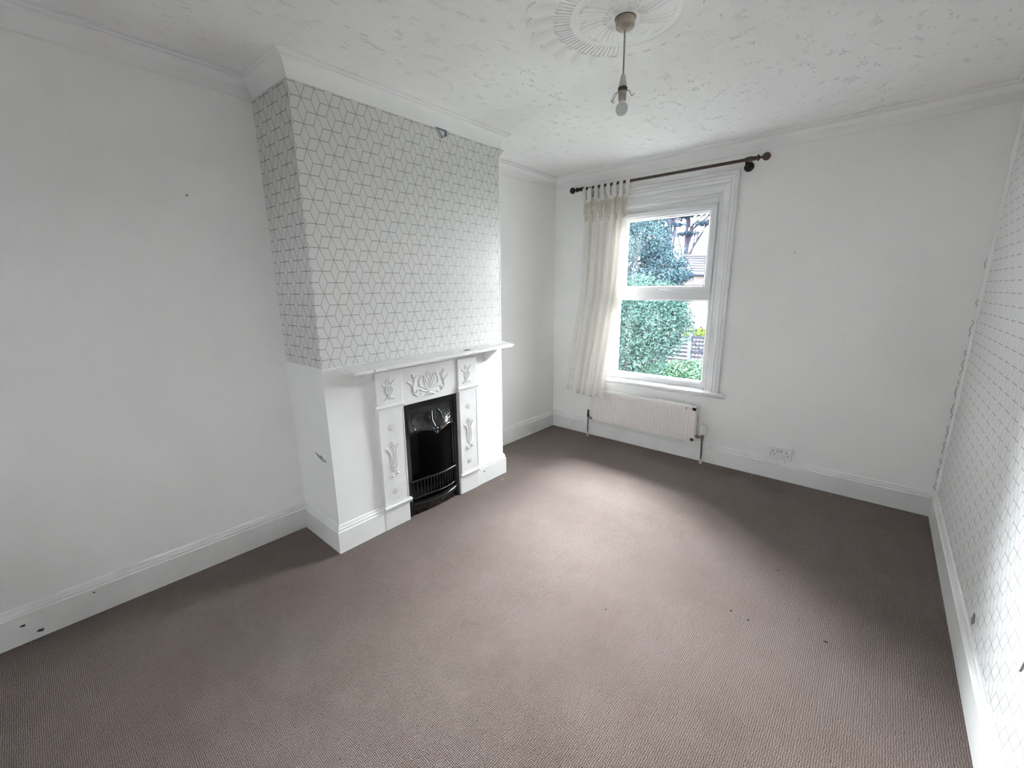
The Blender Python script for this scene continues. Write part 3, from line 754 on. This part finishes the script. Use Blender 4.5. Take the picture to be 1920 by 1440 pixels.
def relief(strokes, blobs, cy_, cz_, sc, xo, scz=None):
    mb = MB(); scz = scz or sc
    for pts, r in strokes:
        pp = bez(pts, 6); n = len(pp)
        rs = [max(.0006, (r[0] + (r[1]-r[0])*i/(n-1)) if isinstance(r, tuple) else r) for i in range(n)]
        mb.tube([(xo+.0012, cy_+sc*a, cz_+scz*b) for a, b in pp], [q*1.25 for q in rs], 8)
    for a, b, r, sy, sz in blobs: mb.ball((xo, cy_+sc*a, cz_+scz*b), r, 12, (.75, sy, sz))
    return mb
tul_s = [([(0, -1), (0, -.2), (-.02, .62)], .0030),
         ([(-.04, -1), (-.30, -.55), (-.36, 0), (-.30, .22), (-.18, -.1), (-.06, -.9)], .0026),
         ([(.04, -1), (.32, -.5), (.36, .05), (.28, .30), (.16, -.1), (.06, -.9)], .0026),
         ([(-.02, -.7), (-.22, -.1), (-.38, .32), (-.58, .52)], (.003, .0045)),
         ([(.02, -.7), (.20, .0), (.30, .42), (.62, .78)], (.003, .0038)),
         ([(-.12, .62), (-.2, .85), (0, 1.02), (.18, .86), (.10, .62)], .0036)]
tul_b = [(-.68, .58, .0075, 1.1, 1), (.66, .80, .005, 1.2, 1), (0, .82, .010, 1, 1.1), (-.78, .66, .004, 1, 1)]
def bulbs(mb, cy_, cz_, xo):
    for q, dz in ((-.019, -.004), (.023, .006)):
        mb.tube([(xo, cy_+q+.018*cos(a), cz_+dz+.020*sin(a)) for a in [2*pi*i/14 for i in range(15)]], .0034, 6); mb.ball((xo, cy_+q+.002, cz_+dz), .0125, 12, (.8, 1, 1))
    return mb
def rosette(cy_, cz_, xo):
    mb = MB(); mb.ball((xo, cy_, cz_), .0058, 10, (.8, 1, 1))
    for k in range(6):
        a = 2*pi*k/6; mb.tube([(xo+.001, cy_+.0135*cos(a)+.006*cos(b), cz_+.0135*sin(a)+.006*sin(b)) for b in [2*pi*i/10 for i in range(11)]], .0022, 6)
    return mb
for cyy, xo, pp_ in ((1.551, XF, pilL), (2.196, XF+.006, pilR)):
    mb = relief(tul_s, tul_b, cyy, .478, .064, xo, .100); bulbs(mb, cyy, .358, xo); mb.build('tulip_relief', M['gloss_clean'], pp_, smooth=True)
    for z in (.676, .250): rosette(cyy, z, xo).build('rosette', M['gloss_clean'], pp_, smooth=True)
# corner panels
cor_s = [([(0, -.62), (0, .15), (-.04, .38)], .0024),
         ([(-.04, -.62), (-.34, -.2), (-.34, .1), (-.22, .22)], .0026), ([(.04, -.62), (.34, -.2), (.36, .1), (.24, .24)], .0026),
         ([(-.03, -.5), (-.12, 0), (-.30, .30), (-.60, .42)], (.0025, .004)), ([(-.60, .42), (-.74, .58)], .003),
         ([(.03, -.5), (.14, .1), (.28, .55), (.62, .82)], (.0025, .0034)),
         ([(-.06, .34), (-.26, .60), (-.18, .88), (.06, .96)], .0030), ([(-.06, .34), (.12, .50), (.12, .72)], .0024),
         ([(0, -.62), (-.3, -.74), (-.62, -.98)], (.004, .002)), ([(0, -.62), (.3, -.72), (.56, -.94)], (.004, .002)), ([(-.04, -.66), (-.14, -.90)], (.0045, .003)), ([(.04, -.66), (.18, -.88)], (.0045, .003))]
for cyy, xo, pp_ in ((1.553, XF, pilL), (2.190, XF+.006, pilR)):
    relief(cor_s, [(-.66, .5, .0055, 1, 1), (0, .66, .006, 1, 1.3)], cyy, .915, .066, xo, .068).build('tulip_relief', M['gloss_clean'], pp_, smooth=True)
# centre frieze: tulips with long whiplash stems
half = [([(.02, -.70), (.12, .0), (.26, .55), (.40, .80), (.52, .74), (.50, .5)], (.003, .0035)), ([(.02, -.7), (.22, -.1), (.34, .45), (.26, .78)], .0024),
        ([(.04, -.72), (.20, -.30), (.26, .02), (.18, .30), (.10, -.1)], .0026),
        ([(.06, -.74), (.40, -.62), (.62, -.40), (.80, -.52), (.86, -.78), (.72, -1.0), (.50, -.86)], .0030),
        ([(.72, -1.0), (.98, -.70), (1.02, -.10), (.90, .45), (1.02, .90)], (.0030, .0045)), ([(.96, -.3), (1.14, .20), (1.32, .40)], (.0025, .004)),
        ([(.90, .45), (.80, .80)], .003), ([(.10, -.62), (.36, -.30), (.58, -.12), (.62, .30), (.52, .60)], (.0022, .0030)), ([(0, -.85), (.22, -1.0), (.34, -1.1)], (.005, .003)), ([(0, -.85), (.10, -1.15)], (.005, .003))]
st = list(half) + [([(-a, b) for a, b in pts], r) for pts, r in half] + [([(0, -.8), (0, .1), (-.02, .5)], .003), ([(-.04, .45), (-.16, .72), (0, 1.05), (.14, .74), (.05, .45)], .0035)]
relief(st, [(0, .72, .008, 1, 1.2), (1.34, .42, .006, 1, 1), (-1.34, .42, .006, 1, 1), (1.03, .95, .006, 1, 1.2), (-1.03, .95, .006, 1, 1.2), (.50, .55, .006, 1, 1), (-.50, .55, .006, 1, 1)], 1.858, .905, .125, XF-.004, .074).build('tulip_relief', M['gloss_clean'], frz, smooth=True)

# black inset
xi = CD-.004
ins = MB()
a0, a1 = FY0-.008, FY1+.006
ins.box((xi-.02, a0, 0), (xi+.012, a0+.040, FZ+.004)); ins.box((xi-.02, a1-.036, 0), (xi+.012, a1, FZ+.004)); ins.box((xi-.02, a0+.04, .745), (xi+.012, a1-.036, FZ+.004))
ins.build('inset_frame', M['black'], fp, bevel=.004)
for c0, c1 in ((a0+.030, a0+.052), (a1-.050, a1-.028)): MB().box((xi-.018, c0, .24), (xi+.004, c1, .60)).build('inner_cheek', M['black'], fp, bevel=.004)
# firebox
fb = MB()
fb.add([(xi-.02, a0+.036, 0), (xi-.02, a0+.036, .75), (.13, 1.78, .75), (.13, 1.78, 0)], [(0, 1, 2, 3)]); fb.add([(xi-.02, a1-.032, 0), (xi-.02, a1-.032, .75), (.13, 1.98, .75), (.13, 1.98, 0)], [(0, 1, 2, 3)])
fb.add([(.13, 1.78, 0), (.13, 1.78, .75), (.13, 1.98, .75), (.13, 1.98, 0)], [(0, 1, 2, 3)]); fb.add([(xi-.02, a0+.03, .12), (xi-.02, a1-.03, .12), (.13, 1.98, .12), (.13, 1.78, .12)], [(0, 1, 2, 3)])
fb.add([(xi-.02, a0+.03, .75), (xi-.02, a1-.03, .75), (.13, 1.98, .75), (.13, 1.78, .75)], [(0, 1, 2, 3)])
fb.build('firebox', M['soot'], fp, recalc=False)
# hood with arched lip
yc = (FY0+FY1)/2; hw = .200
NYH, NZH = 48, 16; hd = MB(); vs = []
def lip(u):    # u -1..1
    a = abs(u); 
    return .560 + .034*sin(pi*(1-a)**.8) + .012*(1-a) - (.018*(1-a/.13) if a < .13 else 0)
def hoodx(u, v_): return xi + .006 + .050*(1-u*u)*(1-v_)**1.2 + .010*(1-abs(u))*(1-v_)
for j in range(NZH+1):
    for i in range(NYH+1):
        u = -1+2*i/NYH; v_ = j/NZH; zl = lip(u); vs.append((hoodx(u, v_), yc+u*hw, zl+(.752-zl)*v_))
hd.add(vs, [(j*(NYH+1)+i, j*(NYH+1)+i+1, (j+1)*(NYH+1)+i+1, (j+1)*(NYH+1)+i) for j in range(NZH) for i in range(NYH)])
ho_ = hd.build('hood', M['black'], fp, smooth=True, recalc=False); sd = ho_.modifiers.new('t', 'SOLIDIFY'); sd.thickness = .006
lp = MB(); lp.tube([(hoodx(u, 0)+.002, yc+u*hw, lip(u)) for u in [-1+2*i/48 for i in range(49)]], .0052, 8); lp.build('hood_lip', M['black'], ho_, smooth=True)
# tan strip under the lip, painting in a warm reflection
refl = MB(); vs = []
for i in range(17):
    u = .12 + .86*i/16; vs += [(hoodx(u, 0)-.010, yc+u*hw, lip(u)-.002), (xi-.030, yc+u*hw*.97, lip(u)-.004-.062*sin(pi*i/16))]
refl.add(vs, [(2*i, 2*i+1, 2*i+3, 2*i+2) for i in range(16)]); refl.build('reflection_strip', M['tan_reflection'], ho_, recalc=False)
# hood ornament: drop leaf, tulip fan and ribbons
hr = MB()
def hp(a, z): 
    u = max(-1, min(1, (a-yc)/hw)); zl = lip(u); v_ = max(0, min(1, (z-zl)/(.752-zl))); return (hoodx(u, v_)+.002, a, z)
for dy in (-.062, -.045, -.028, -.010, .012):
    pts = [hp(yc+dy*.15, .600), hp(yc+dy*.7-.01, .640), hp(yc+dy*1.15, .680), hp(yc+dy*.85+.008, .708)]
    hr.tube(pts, [.003, .0045, .0042, .002], 8)
for y0_, z0_ in ((-.14, .60), (-.155, .635), (-.125, .67), (-.10, .63), (-.075, .705), (.0, .715), (.018, .70), (.15, .73), (.155, .655), (-.02, .70)): hr.ball(hp(yc+y0_, z0_), .0065, 8, (.7, 1, 1))
for zz in (.626, .648, .668, .690): hr.tube([hp(yc+.055, zz-.004), hp(yc+.085, zz+.004), hp(yc+.125, zz+.002), hp(yc+.150, zz+.010)], .0036, 8)
hr.tube([hp(yc+.045, .71), hp(yc+.066, .685), hp(yc+.072, .64)], .004, 8); hr.tube([hp(yc+.135, .70), hp(yc+.125, .66), hp(yc+.14, .62)], .003, 8)
hr.tube([hp(yc-.15, .60), hp(yc-.17, .66), hp(yc-.15, .71), hp(yc-.11, .72)], .003, 8); hr.tube([hp(yc+.17, .60), hp(yc+.178, .66), hp(yc+.165, .72)], .003, 8)
hr.ball(hp(yc-.002, .586), .017, 12, (.8, 1.3, .8)); hr.ball(hp(yc-.004, .566), .012, 12, (.8, 1, 1)); hr.ball(hp(yc-.03, .592), .010, 10, (.8, 1.4, .7)); hr.ball(hp(yc+.028, .590), .010, 10, (.8, 1.4, .7))
hr.build('hood_relief', M['black'], ho_, smooth=True)
# front bars
def bow(y, out=.025): u = (y-yc)/hw; return xi + .010 + out*(1-u*u)
def barpts(z, out, n=24, amp=0): return [(bow(yc+hw*u, out), yc+hw*u, z + amp*sin(u*pi)) for u in [-1+2*i/n for i in range(n+1)]]
MB().tube(barpts(.246, .026, 24, -.004), [.0075]*25, 10).build('top_bar', M['black'], fp, smooth=True)
MB().tube(barpts(.124, .026, 24, -.006), .0050, 10).build('bottom_bar', M['black'], fp, smooth=True)
for k in range(15):
    y = yc - hw*.90 + 1.8*hw*k/14; MB().tube([(bow(y, .026), y, .246), (bow(y, .026), y, .122)], .0030, 8).build('grate_bar', M['black'], fp, smooth=True)
# ash pan cover
ap = MB(); vs = []; n = 24
for i in range(n+1):
    y = yc - hw*1.02 + 2.04*hw*i/n; zz = -.010*(1-((y-yc)/hw)**2); vs += [(bow(y, .030)-.010, y, .100+zz), (bow(y, .036)+.004, y, .084+zz), (bow(y, .030), y, .068+zz), (bow(y, .018)-.004, y, .002)]
ap.add(vs, [(4*i+k, 4*i+k+1, 4*i+5+k, 4*i+4+k) for i in range(n) for k in range(3)]); apo = ap.build('ash_pan_cover', M['black'], fp, smooth=True, recalc=False, auto=25); sd = apo.modifiers.new('t', 'SOLIDIFY'); sd.thickness = .004
for y in (1.800, 1.905): MB().ball((bow(y, .025)+.002, y, .040), .0068, 10).build('knob', M['black'], apo, smooth=True)
# fire back ledges
lg = MB(); lg.tube([(.36, 1.70, .375), (.24, 1.755, .362), (.155, 1.81, .36)], .007, 8); lg.tube([(.34, 1.70, .43), (.24, 1.75, .42)], .004, 8)
lg.build('fire_back_ledge', M['black'], fp, smooth=True)

# ------------------------------------------------------------------ mantel shelf
ms = thing('mantel_shelf', (CD, 1.93, 1.05), 'worn white painted wooden mantel shelf above the fireplace', 'shelf')
SX = .568
sh = MB(); sh.add([(CD-.004, 1.256, 1.060), (CD-.004, 2.625, 1.078), (SX, 2.598, 1.076), (SX, 1.283, 1.052), (CD-.004, 1.256, 1.088), (CD-.004, 2.625, 1.107), (SX, 2.598, 1.098), (SX, 1.283, 1.070)], [(0, 1, 2, 3), (4, 7, 6, 5), (0, 3, 7, 4), (3, 2, 6, 7), (2, 1, 5, 6), (1, 0, 4, 5)])
shb = sh.build('shelf_board', M['shelf'], ms, bevel=.003)
for y, z in ((1.349, 1.060), (2.400, 1.070)):
    MB().prism([(CD+.001, y, z), (CD+.001, y, z-.098), (CD+.016, y, z-.094), (SX-.012, y, z-.006), (SX-.012, y, z)], (0, .020, 0)).build('bracket', M['gloss_clean'], ms, bevel=.001)
kn = MB(); kn.lathe([(.015, 0), (.015, .0012)], (.520, 2.155, 1.0945), 'z', 20); kn.v = [(x, 2.155+(y-2.155)*1.9, z+(y-2.155)*.012) for x, y, z in kn.v]
kn.build('burn_mark', M['chip'], shb)
MB().lathe([(.004, 0), (.004, .0015)], (SX, 1.405, 1.064), 'x', 10).build('nail_hole', M['chip'], shb)

# ------------------------------------------------------------------ small marks on the walls, specks on the carpet
bwall = bpy.data.objects['wall_back']
MB().ball((2.115, D, 1.755), .008, 10, (1, .35, .8)).build('filled_hole', M['coving'], bwall)
MB().ball((2.123, D, 1.751), .005, 8, (1, .2, 1)).build('nail_hole', M['scuff'], bwall)
MB().ball((2.491, D, 1.166), .0035, 8, (1, .3, 1)).build('nail_hole', M['scuff'], bwall)
lw = bpy.data.objects['wall_left']
MB().ball((0, .797, 1.968), .006, 8, (.3, 1, .8)).build('nail_hole', M['scuff'], lw)
fl = bpy.data.objects['floor']
def speck(nm, x, y, r, mat, lab, grp=None):
    mb = MB(); n = 9; vs = []; rr = random.Random(int(x*1000+y*77))
    ring = [(x+r*rr.uniform(.6, 1.2)*cos(2*pi*k/n), y+r*rr.uniform(.6, 1.2)*sin(2*pi*k/n), .0005) for k in range(n)]
    mb.add(ring + [(x, y, .005)], [(k, (k+1) % n, n) for k in range(n)])
    return tag(mb.build(nm, mat), lab, 'debris', grp)
speck('black_speck', 2.679, 2.206, .008, M['hole'], 'small dark speck lying alone on the carpet towards the right wall')
speck('black_speck', 2.318, 2.138, .007, M['hole'], 'dark speck on the carpet, the left one of a close pair')
speck('black_speck', 2.392, 2.125, .007, M['hole'], 'dark speck on the carpet, the right one of a close pair')
speck('black_speck', 2.43, 2.62, .005, M['hole'], 'faint dark speck on the carpet between the close pair of specks and the window wall')
speck('black_speck', 1.86, 1.76, .005, M['hole'], 'faint dark speck in the middle of the carpet, nearest the camera')
speck('paper_scrap', 2.56, 3.86, .005, M['bulb'], 'tiny white scrap on the carpet by the skirting near the right-hand corner')
speck('paper_scrap', 2.040, 3.868, .008, M['bulb'], 'tiny white scrap on the carpet by the skirting below the socket')
speck('paper_scrap', .520, 2.50, .007, M['bulb'], 'tiny white scrap on the carpet beside the far end of the chimney breast')

# ------------------------------------------------------------------ outside: garden seen through the window
GZ = -2.8
M['lawn'] = leaf_mat('lawn', (.026, .032, .024), (.045, .052, .042), 1.2)
M['laurel'] = leaf_mat('laurel leaves', (.0055, .0145, .013), (.026, .046, .041), .9)  # bluish tint of laurel, conifer and pine leaves paints in haze
M['conifer'] = leaf_mat('conifer leaves', (.007, .014, .020), (.026, .043, .048), .7)
M['pine'] = leaf_mat('pine needles', (.009, .014, .024), (.022, .034, .048), .6)
M['bark'] = pmat('grey bark', (.022, .021, .030), .9, 0, .3, 10)
M['hedge'] = leaf_mat('hedge leaves', (.016, .038, .024), (.048, .080, .052), 1.5)
for k_ in ('bark',): M[k_].node_tree.nodes['Principled BSDF'].inputs['Specular IOR Level'].default_value = 0
M['golden'] = leaf_mat('golden shrub', (.016, .032, .008), (.040, .052, .013), 1.5)
M['tile'] = None
def roof_mat():
    m, nt, b = newmat('grey roof tiles'); b.inputs['Roughness'].default_value = .9; b.inputs['Specular IOR Level'].default_value = 0
    t = nt.nodes.new('ShaderNodeTexCoord'); sx = nt.nodes.new('ShaderNodeSeparateXYZ'); nt.links.new(t.outputs['Object'], sx.inputs[0])
    s = math_(nt, 'FRACT', math_(nt, 'MULTIPLY', sx.outputs[2], 6.2))
    c = ramp(nt, s, [(.0, (.004, .004, .0058)), (.28, (.006, .006, .0078)), (.42, (.017, .0165, .018))]); nt.links.new(c, b.inputs['Base Color']); return m
M['tile'] = roof_mat()
M['render'] = pmat('pink render', (.050, .042, .042), .9, 0, .1, 3)
M['ridge'] = pmat('ridge tiles', (.026, .025, .028), .8)
M['woodgrey'] = pmat('weathered timber', (.018, .019, .026), .8, 0, .25, 20)
M['whitewood'] = pmat('white painted timber', (.048, .050, .058), .6)
for k_ in ('render', 'ridge', 'woodgrey', 'whitewood'): M[k_].node_tree.nodes['Principled BSDF'].inputs['Specular IOR Level'].default_value = 0
g = MB(); g.add([(-45, D+T+.3, GZ), (40, D+T+.3, GZ), (40, 70, GZ), (-45, 70, GZ)], [(0, 1, 2, 3)])
tag(g.build('garden_lawn', M['lawn']), 'green garden lawn beyond the window', None, None, 'structure')
g = MB(); g.add([(-45, YR-T-40, GZ), (40, YR-T-40, GZ), (40, YR-T-.3, GZ), (-45, YR-T-.3, GZ)], [(0, 1, 2, 3)])
tag(g.build('front_paving', M['ridge']), 'pale paving behind the house', None, None, 'structure')

def leaves(mb, blobs, n, size, seed, shell=.35, droop=0):
    """leaf blades scattered through the outer shell of a set of ellipsoids"""
    r = random.Random(seed); vol = [b[3]*b[4]*b[5] for b in blobs]; tot = sum(v**.67 for v in vol)
    for b, v in zip(blobs, vol):
        k = int(n*(v**.67)/tot); cx_, cy__, cz_, a, c, d_ = b
        for _ in range(k):
            dx, dy, dz = r.gauss(0, 1), r.gauss(0, 1), r.gauss(0, 1); l = sqrt(dx*dx+dy*dy+dz*dz)+1e-6
            q = (1 - shell*r.random()**1.5)*(1+.10*sin(dx*7/l+dy*5/l)*cos(dz*6/l)) ; p = Vector((cx_+a*dx/l*q, cy__+c*dy/l*q, cz_+d_*dz/l*q))
            s_ = size*r.uniform(.6, 1.35)
            t = Vector((r.gauss(0, 1), r.gauss(0, 1), r.gauss(0, .7)-droop)).normalized(); w_ = t.orthogonal().normalized(); w_ = (Matrix.Rotation(r.uniform(0, 6.28), 3, t) @ w_)
            nrm = t.cross(w_)
            mb.add([p-t*s_, p+w_*s_*.38+nrm*s_*.08, p+t*s_, p-w_*s_*.38+nrm*s_*.08], [(0, 1, 2, 3)])
def tree(name, x, y, blobs, n, size, mat, label, trunk_r, seed, branches=6, group=None, shell=.4, trunk_top=None, droop=0, lean=0):
    t = thing(name, (x, y, GZ), label, 'tree' if 'tree' in name else 'shrub', group)
    f = MB(); leaves(f, blobs, n, size, seed, shell, droop); f.build('foliage', mat, t, recalc=False)
    r = random.Random(seed); tr_ = MB(); top = trunk_top or max(b[2] for b in blobs)
    tr_.tube([(x, y, GZ-.05), (x+lean*.3, y, GZ+(top-GZ)*.4), (x+lean, y, top)], [trunk_r, trunk_r*.75, trunk_r*.35], 10)
    for i in range(branches):
        b = blobs[i % len(blobs)]; z0 = GZ + (top-GZ)*r.uniform(.35, .85)
        tr_.tube([(x+lean*.5, y, z0), ((x+b[0])/2+r.uniform(-.2, .2), (y+b[1])/2, (z0+b[2])/2+.1), (b[0]+r.uniform(-.5, .5)*b[3], b[1]+r.uniform(-.5, .5)*b[4], b[2]+r.uniform(-.3, .5)*b[5])], [trunk_r*.4, trunk_r*.25, trunk_r*.1], 7)
    tr_.build('trunk', M['bark'], t, smooth=True)
    return t
tree('laurel_shrub', -3.3, 12.2, [(-2.75, 12, .65, 1.45, 1.4, 1.2), (-3.9, 12.2, -.1, 1.7, 1.5, 1.5), (-2.3, 11.8, .35, 1.15, 1.1, .95), (-3.1, 11.6, -.6, 1.35, 1.2, 1.1), (-4.3, 12.4, .75, 1.6, 1.4, 1.25), (-5.2, 12.4, -1.2, 1.8, 1.5, 1.6), (-3.7, 12.0, -1.7, 1.4, 1.2, 1.1), (-1.95, 11.7, .75, .80, .8, .65), (-3.2, 12.6, 1.35, 1.0, .8, .55), (-2.2, 12.3, 1.2, .8, .7, .5)],
     60000, .048, M['laurel'], 'large rounded laurel bush filling the lower window pane', .16, 11, 14)
tree('conifer_tree', -6.4, 17.5, [(-6.2, 18.2, 3.0, 2.0, 1.2, 2.2), (-5.2, 18.2, 2.2, 1.7, 1.2, 1.6), (-6.2, 17.5, 2.6, 1.9, 1.6, 1.3), (-5.3, 17.2, 1.4, 2.0, 1.5, .8), (-7.2, 17.5, 4.0, 2.1, 1.6, 1.6), (-5.0, 17.0, 3.4, .9, .9, .8), (-7.5, 17.4, 1.5, 2.2, 1.6, 1.4), (-4.5, 16.8, 1.9, 1.2, 1.0, .45), (-5.9, 17.5, 4.6, 1.3, 1.2, .9), (-3.9, 16.6, 1.2, 1.0, 1, .5), (-4.3, 17.4, 2.5, .9, .8, .5), (-3.6, 17.2, 2.0, .6, .7, .28), (-5.6, 18.4, 3.9, 1.1, 1, .8)],
     60000, .062, M['conifer'], 'tall blue-green conifer with drooping branches behind the laurel bush', .28, 5, 22, droop=.5)
tree('pine_tree', -9.4, 31.0, [(-9.59, 31, 8.54, 1.8, 1.4, .9), (-10.18, 31, 6.5, 1.15, .9, .46), (-8.75, 31, 6.75, 1.0, .9, .34), (-10.3, 31, 5.56, .8, .7, .25), (-8.87, 31, 5.8, .6, .6, .16), (-10.07, 31, 4.6, .9, .7, .23)], 12000, .070, M['pine'], 'dark pine against the sky, thick-trunked, left of the pair', .34, 21, 16, 'pines against the sky', .7, 8.8)
tree('pine_tree', -9.3, 34.5, [(-9.4, 34.5, 8.6, 2.0, 1.5, .8), (-8.6, 34.5, 7.1, 1.6, 1.2, .45), (-10.2, 34.5, 6.9, 1.0, 1, .35), (-9.4, 34.5, 5.55, 1.1, .8, .20), (-8.2, 34.5, 6.2, .9, .9, .22), (-7.4, 34.5, 7.2, 1.0, 1.0, .4)], 16000, .075, M['pine'], 'dark spreading pine against the sky above the neighbouring roof', .24, 22, 14, 'pines against the sky', .7, 8.6, lean=-.2)
tree('leafy_shrub', -3.2, 16.0, [(-2.9, 16, -1.75, 1.3, 1.0, .62), (-1.9, 16, -1.6, 1.1, .9, .62), (-3.9, 16.3, -2.1, 1.2, 1, .6)], 9000, .07, M['hedge'], 'bright green low hedge at the bottom right of the window', .06, 31, 6)
tree('golden_shrub', -3.6, 21.5, [(-3.85, 21.3, -.80, .75, .45, .42), (-3.15, 21.3, -.85, .6, .45, .42)], 3000, .07, M['golden'], 'yellow-green shrub beside the laurel, behind the trellis gate', .05, 41, 4)
# neighbouring house (hipped roof)
hs = thing('neighbouring_house', (-5, 27, GZ), 'neighbouring house with pale walls and a hipped grey tiled roof', 'house')
N_, L_, R_, B_ = (-5.41, 24.2), (-8.1, 27.0), (-3.6, 28.5), (-6.3, 31.3)
ez = 2.26
MB().prism([(N_[0]+.05, N_[1]+.35, GZ), (L_[0]+.35, L_[1]+.1, GZ), (B_[0], B_[1]-.35, GZ), (R_[0]-.35, R_[1]-.05, GZ)], (0, 0, ez-GZ)).build('wall', M['render'], hs)
A_, C_ = (-6.9, 26.9, 3.42), (-5.4, 28.6, 3.42)
rf = MB(); rf.add([(*N_, ez), (*L_, ez), (*B_, ez), (*R_, ez), A_, C_], [(0, 1, 4), (1, 2, 5, 4), (2, 3, 5), (3, 0, 4, 5)]); rf.build('roof', M['tile'], hs)
rd = MB(); 
for p_ in ((*N_, ez), (*L_, ez)): rd.tube([p_, A_], .07, 8)
rd.tube([A_, C_], .07, 8); rd.tube([(*R_, ez), C_], .07, 8); rd.build('ridge_tiles', M['ridge'], hs)
gt = MB()
for a, b in ((L_, N_), (N_, R_)): gt.tube([(*a, ez-.03), (*b, ez-.03)], .06, 8)
gt.build('gutter', M['woodgrey'], hs)
MB().tube([(N_[0]-.1, N_[1]+.12, ez-.05), (N_[0]-.02, N_[1]+.3, ez-.4), (N_[0]-.02, N_[1]+.28, GZ)], .045, 8).build('drainpipe', M['whitewood'], hs)
wn = MB(); wn.box((-4.0, 24.9, .4), (-3.96, 25.0, 1.3)); 
# white garden canopy
cn = thing('garden_canopy', (-3.05, 22.5, GZ), 'white flat garden canopy to the right of the laurel', 'canopy')
MB().prism([(-4.75, 22.2, -.34), (-4.1, 22.2, -.12), (-2.0, 22.2, -.12), (-1.4, 22.2, -.34)], (0, 1.6, 0)).build('canopy_roof', pmat('white canvas', (.08, .08, .084), .8), cn)
for x in (-4.5, -1.6):
    for y in (22.3, 23.7): MB().tube([(x, y, GZ), (x, y, -.30)], .04, 8).build('canopy_post', M['whitewood'], cn)
# lean-to with slatted roof
sd_ = thing('garden_shed', (-4.2, 19, GZ), 'low garden shed with a ribbed sloping roof half hidden by the laurel', 'shed')
MB().box((-5.0, 18.6, GZ), (-2.6, 20.4, -1.9)).build('shed_wall', M['woodgrey'], sd_)
rf = MB(); rf.add([(-5.2, 18.4, -1.85), (-2.4, 18.4, -1.85), (-2.4, 20.6, -.75), (-5.2, 20.6, -.75)], [(0, 1, 2, 3)])
for k in range(9): 
    t = k/8; y = 18.4+2.2*t; z = -1.85+1.1*t; rf.box((-5.2, y-.05, z), (-2.4, y+.05, z+.06))
rf.build('shed_roof', M['ridge'], sd_)
# trellis gate
tg = thing('trellis_gate', (-2.3, 17.4, GZ), 'grey timber trellis gate with a diagonal brace beside the shed', 'gate')
gx0, gx1, gy = -2.95, -1.95, 17.4
for x in (gx0, gx1): MB().box((x-.06, gy-.06, GZ), (x+.06, gy+.06, -.20)).build('gate_post', M['whitewood'], tg)
gf = MB()
for z in (-2.3, -1.5, -.95, -.38): gf.box((gx0, gy-.03, z-.05), (gx1, gy+.03, z+.05))
gf.tube([(gx0, gy, -.40), (gx1, gy, -1.45)], .035, 6)
for k in range(7): x = gx0+.1+.13*k; gf.box((x-.012, gy-.015, -2.3), (x+.012, gy+.015, -.4))
gf.build('gate_leaf', M['woodgrey'], tg)

# ------------------------------------------------------------------ light: overcast daylight through the window and an added rear fill window
wd = bpy.data.worlds.new('overcast'); S.world = wd; wd.use_nodes = True; nt = wd.node_tree; bg = nt.nodes['Background']
tc = nt.nodes.new('ShaderNodeTexCoord'); sp = nt.nodes.new('ShaderNodeSeparateXYZ'); nt.links.new(tc.outputs['Generated'], sp.inputs[0])
nt.links.new(ramp(nt, sp.outputs[2], [(.0, (.42, .42, .43)), (.18, (.57, .565, .565)), (.55, (1, .985, .97)), (1, (1, .985, .97))]), bg.inputs[0]); bg.inputs[1].default_value = 8.0
def portal(nm, loc, rot, sx, sy):
    l = bpy.data.lights.new(nm, 'AREA'); l.shape = 'RECTANGLE'; l.size = sx; l.size_y = sy; l.cycles.is_portal = True
    o = bpy.data.objects.new(nm, l); COL.objects.link(o); o.location = loc; o.rotation_euler = rot
portal('window_daylight_portal', (1.125, D+.16, 1.45), (radians(-90), 0, 0), 1.05, 1.70)
portal('rear_fill_portal', (1.6, YR-.2, 1.55), (radians(90), 0, 0), 1.8, 1.4)
sun = bpy.data.lights.new('hazy_sun', 'SUN'); sun.angle = radians(80); sun.energy = 26; so_ = bpy.data.objects.new('hazy_sun', sun); COL.objects.link(so_)
dirv = Vector((.98, -1.0, -1.32)); so_.rotation_euler = dirv.to_track_quat('-Z', 'Y').to_euler(); so_.location = (0, 12, 12)

# ------------------------------------------------------------------ colour management and light bounces
S.view_settings.view_transform = 'Standard'; S.view_settings.look = 'None'; S.view_settings.gamma = 1; S.view_settings.use_curve_mapping = False
S.view_settings.exposure = 3.24
S.cycles.max_bounces = 16; S.cycles.diffuse_bounces = 10; S.cycles.glossy_bounces = 4; S.cycles.transparent_max_bounces = 12; S.cycles.sample_clamp_indirect = 6
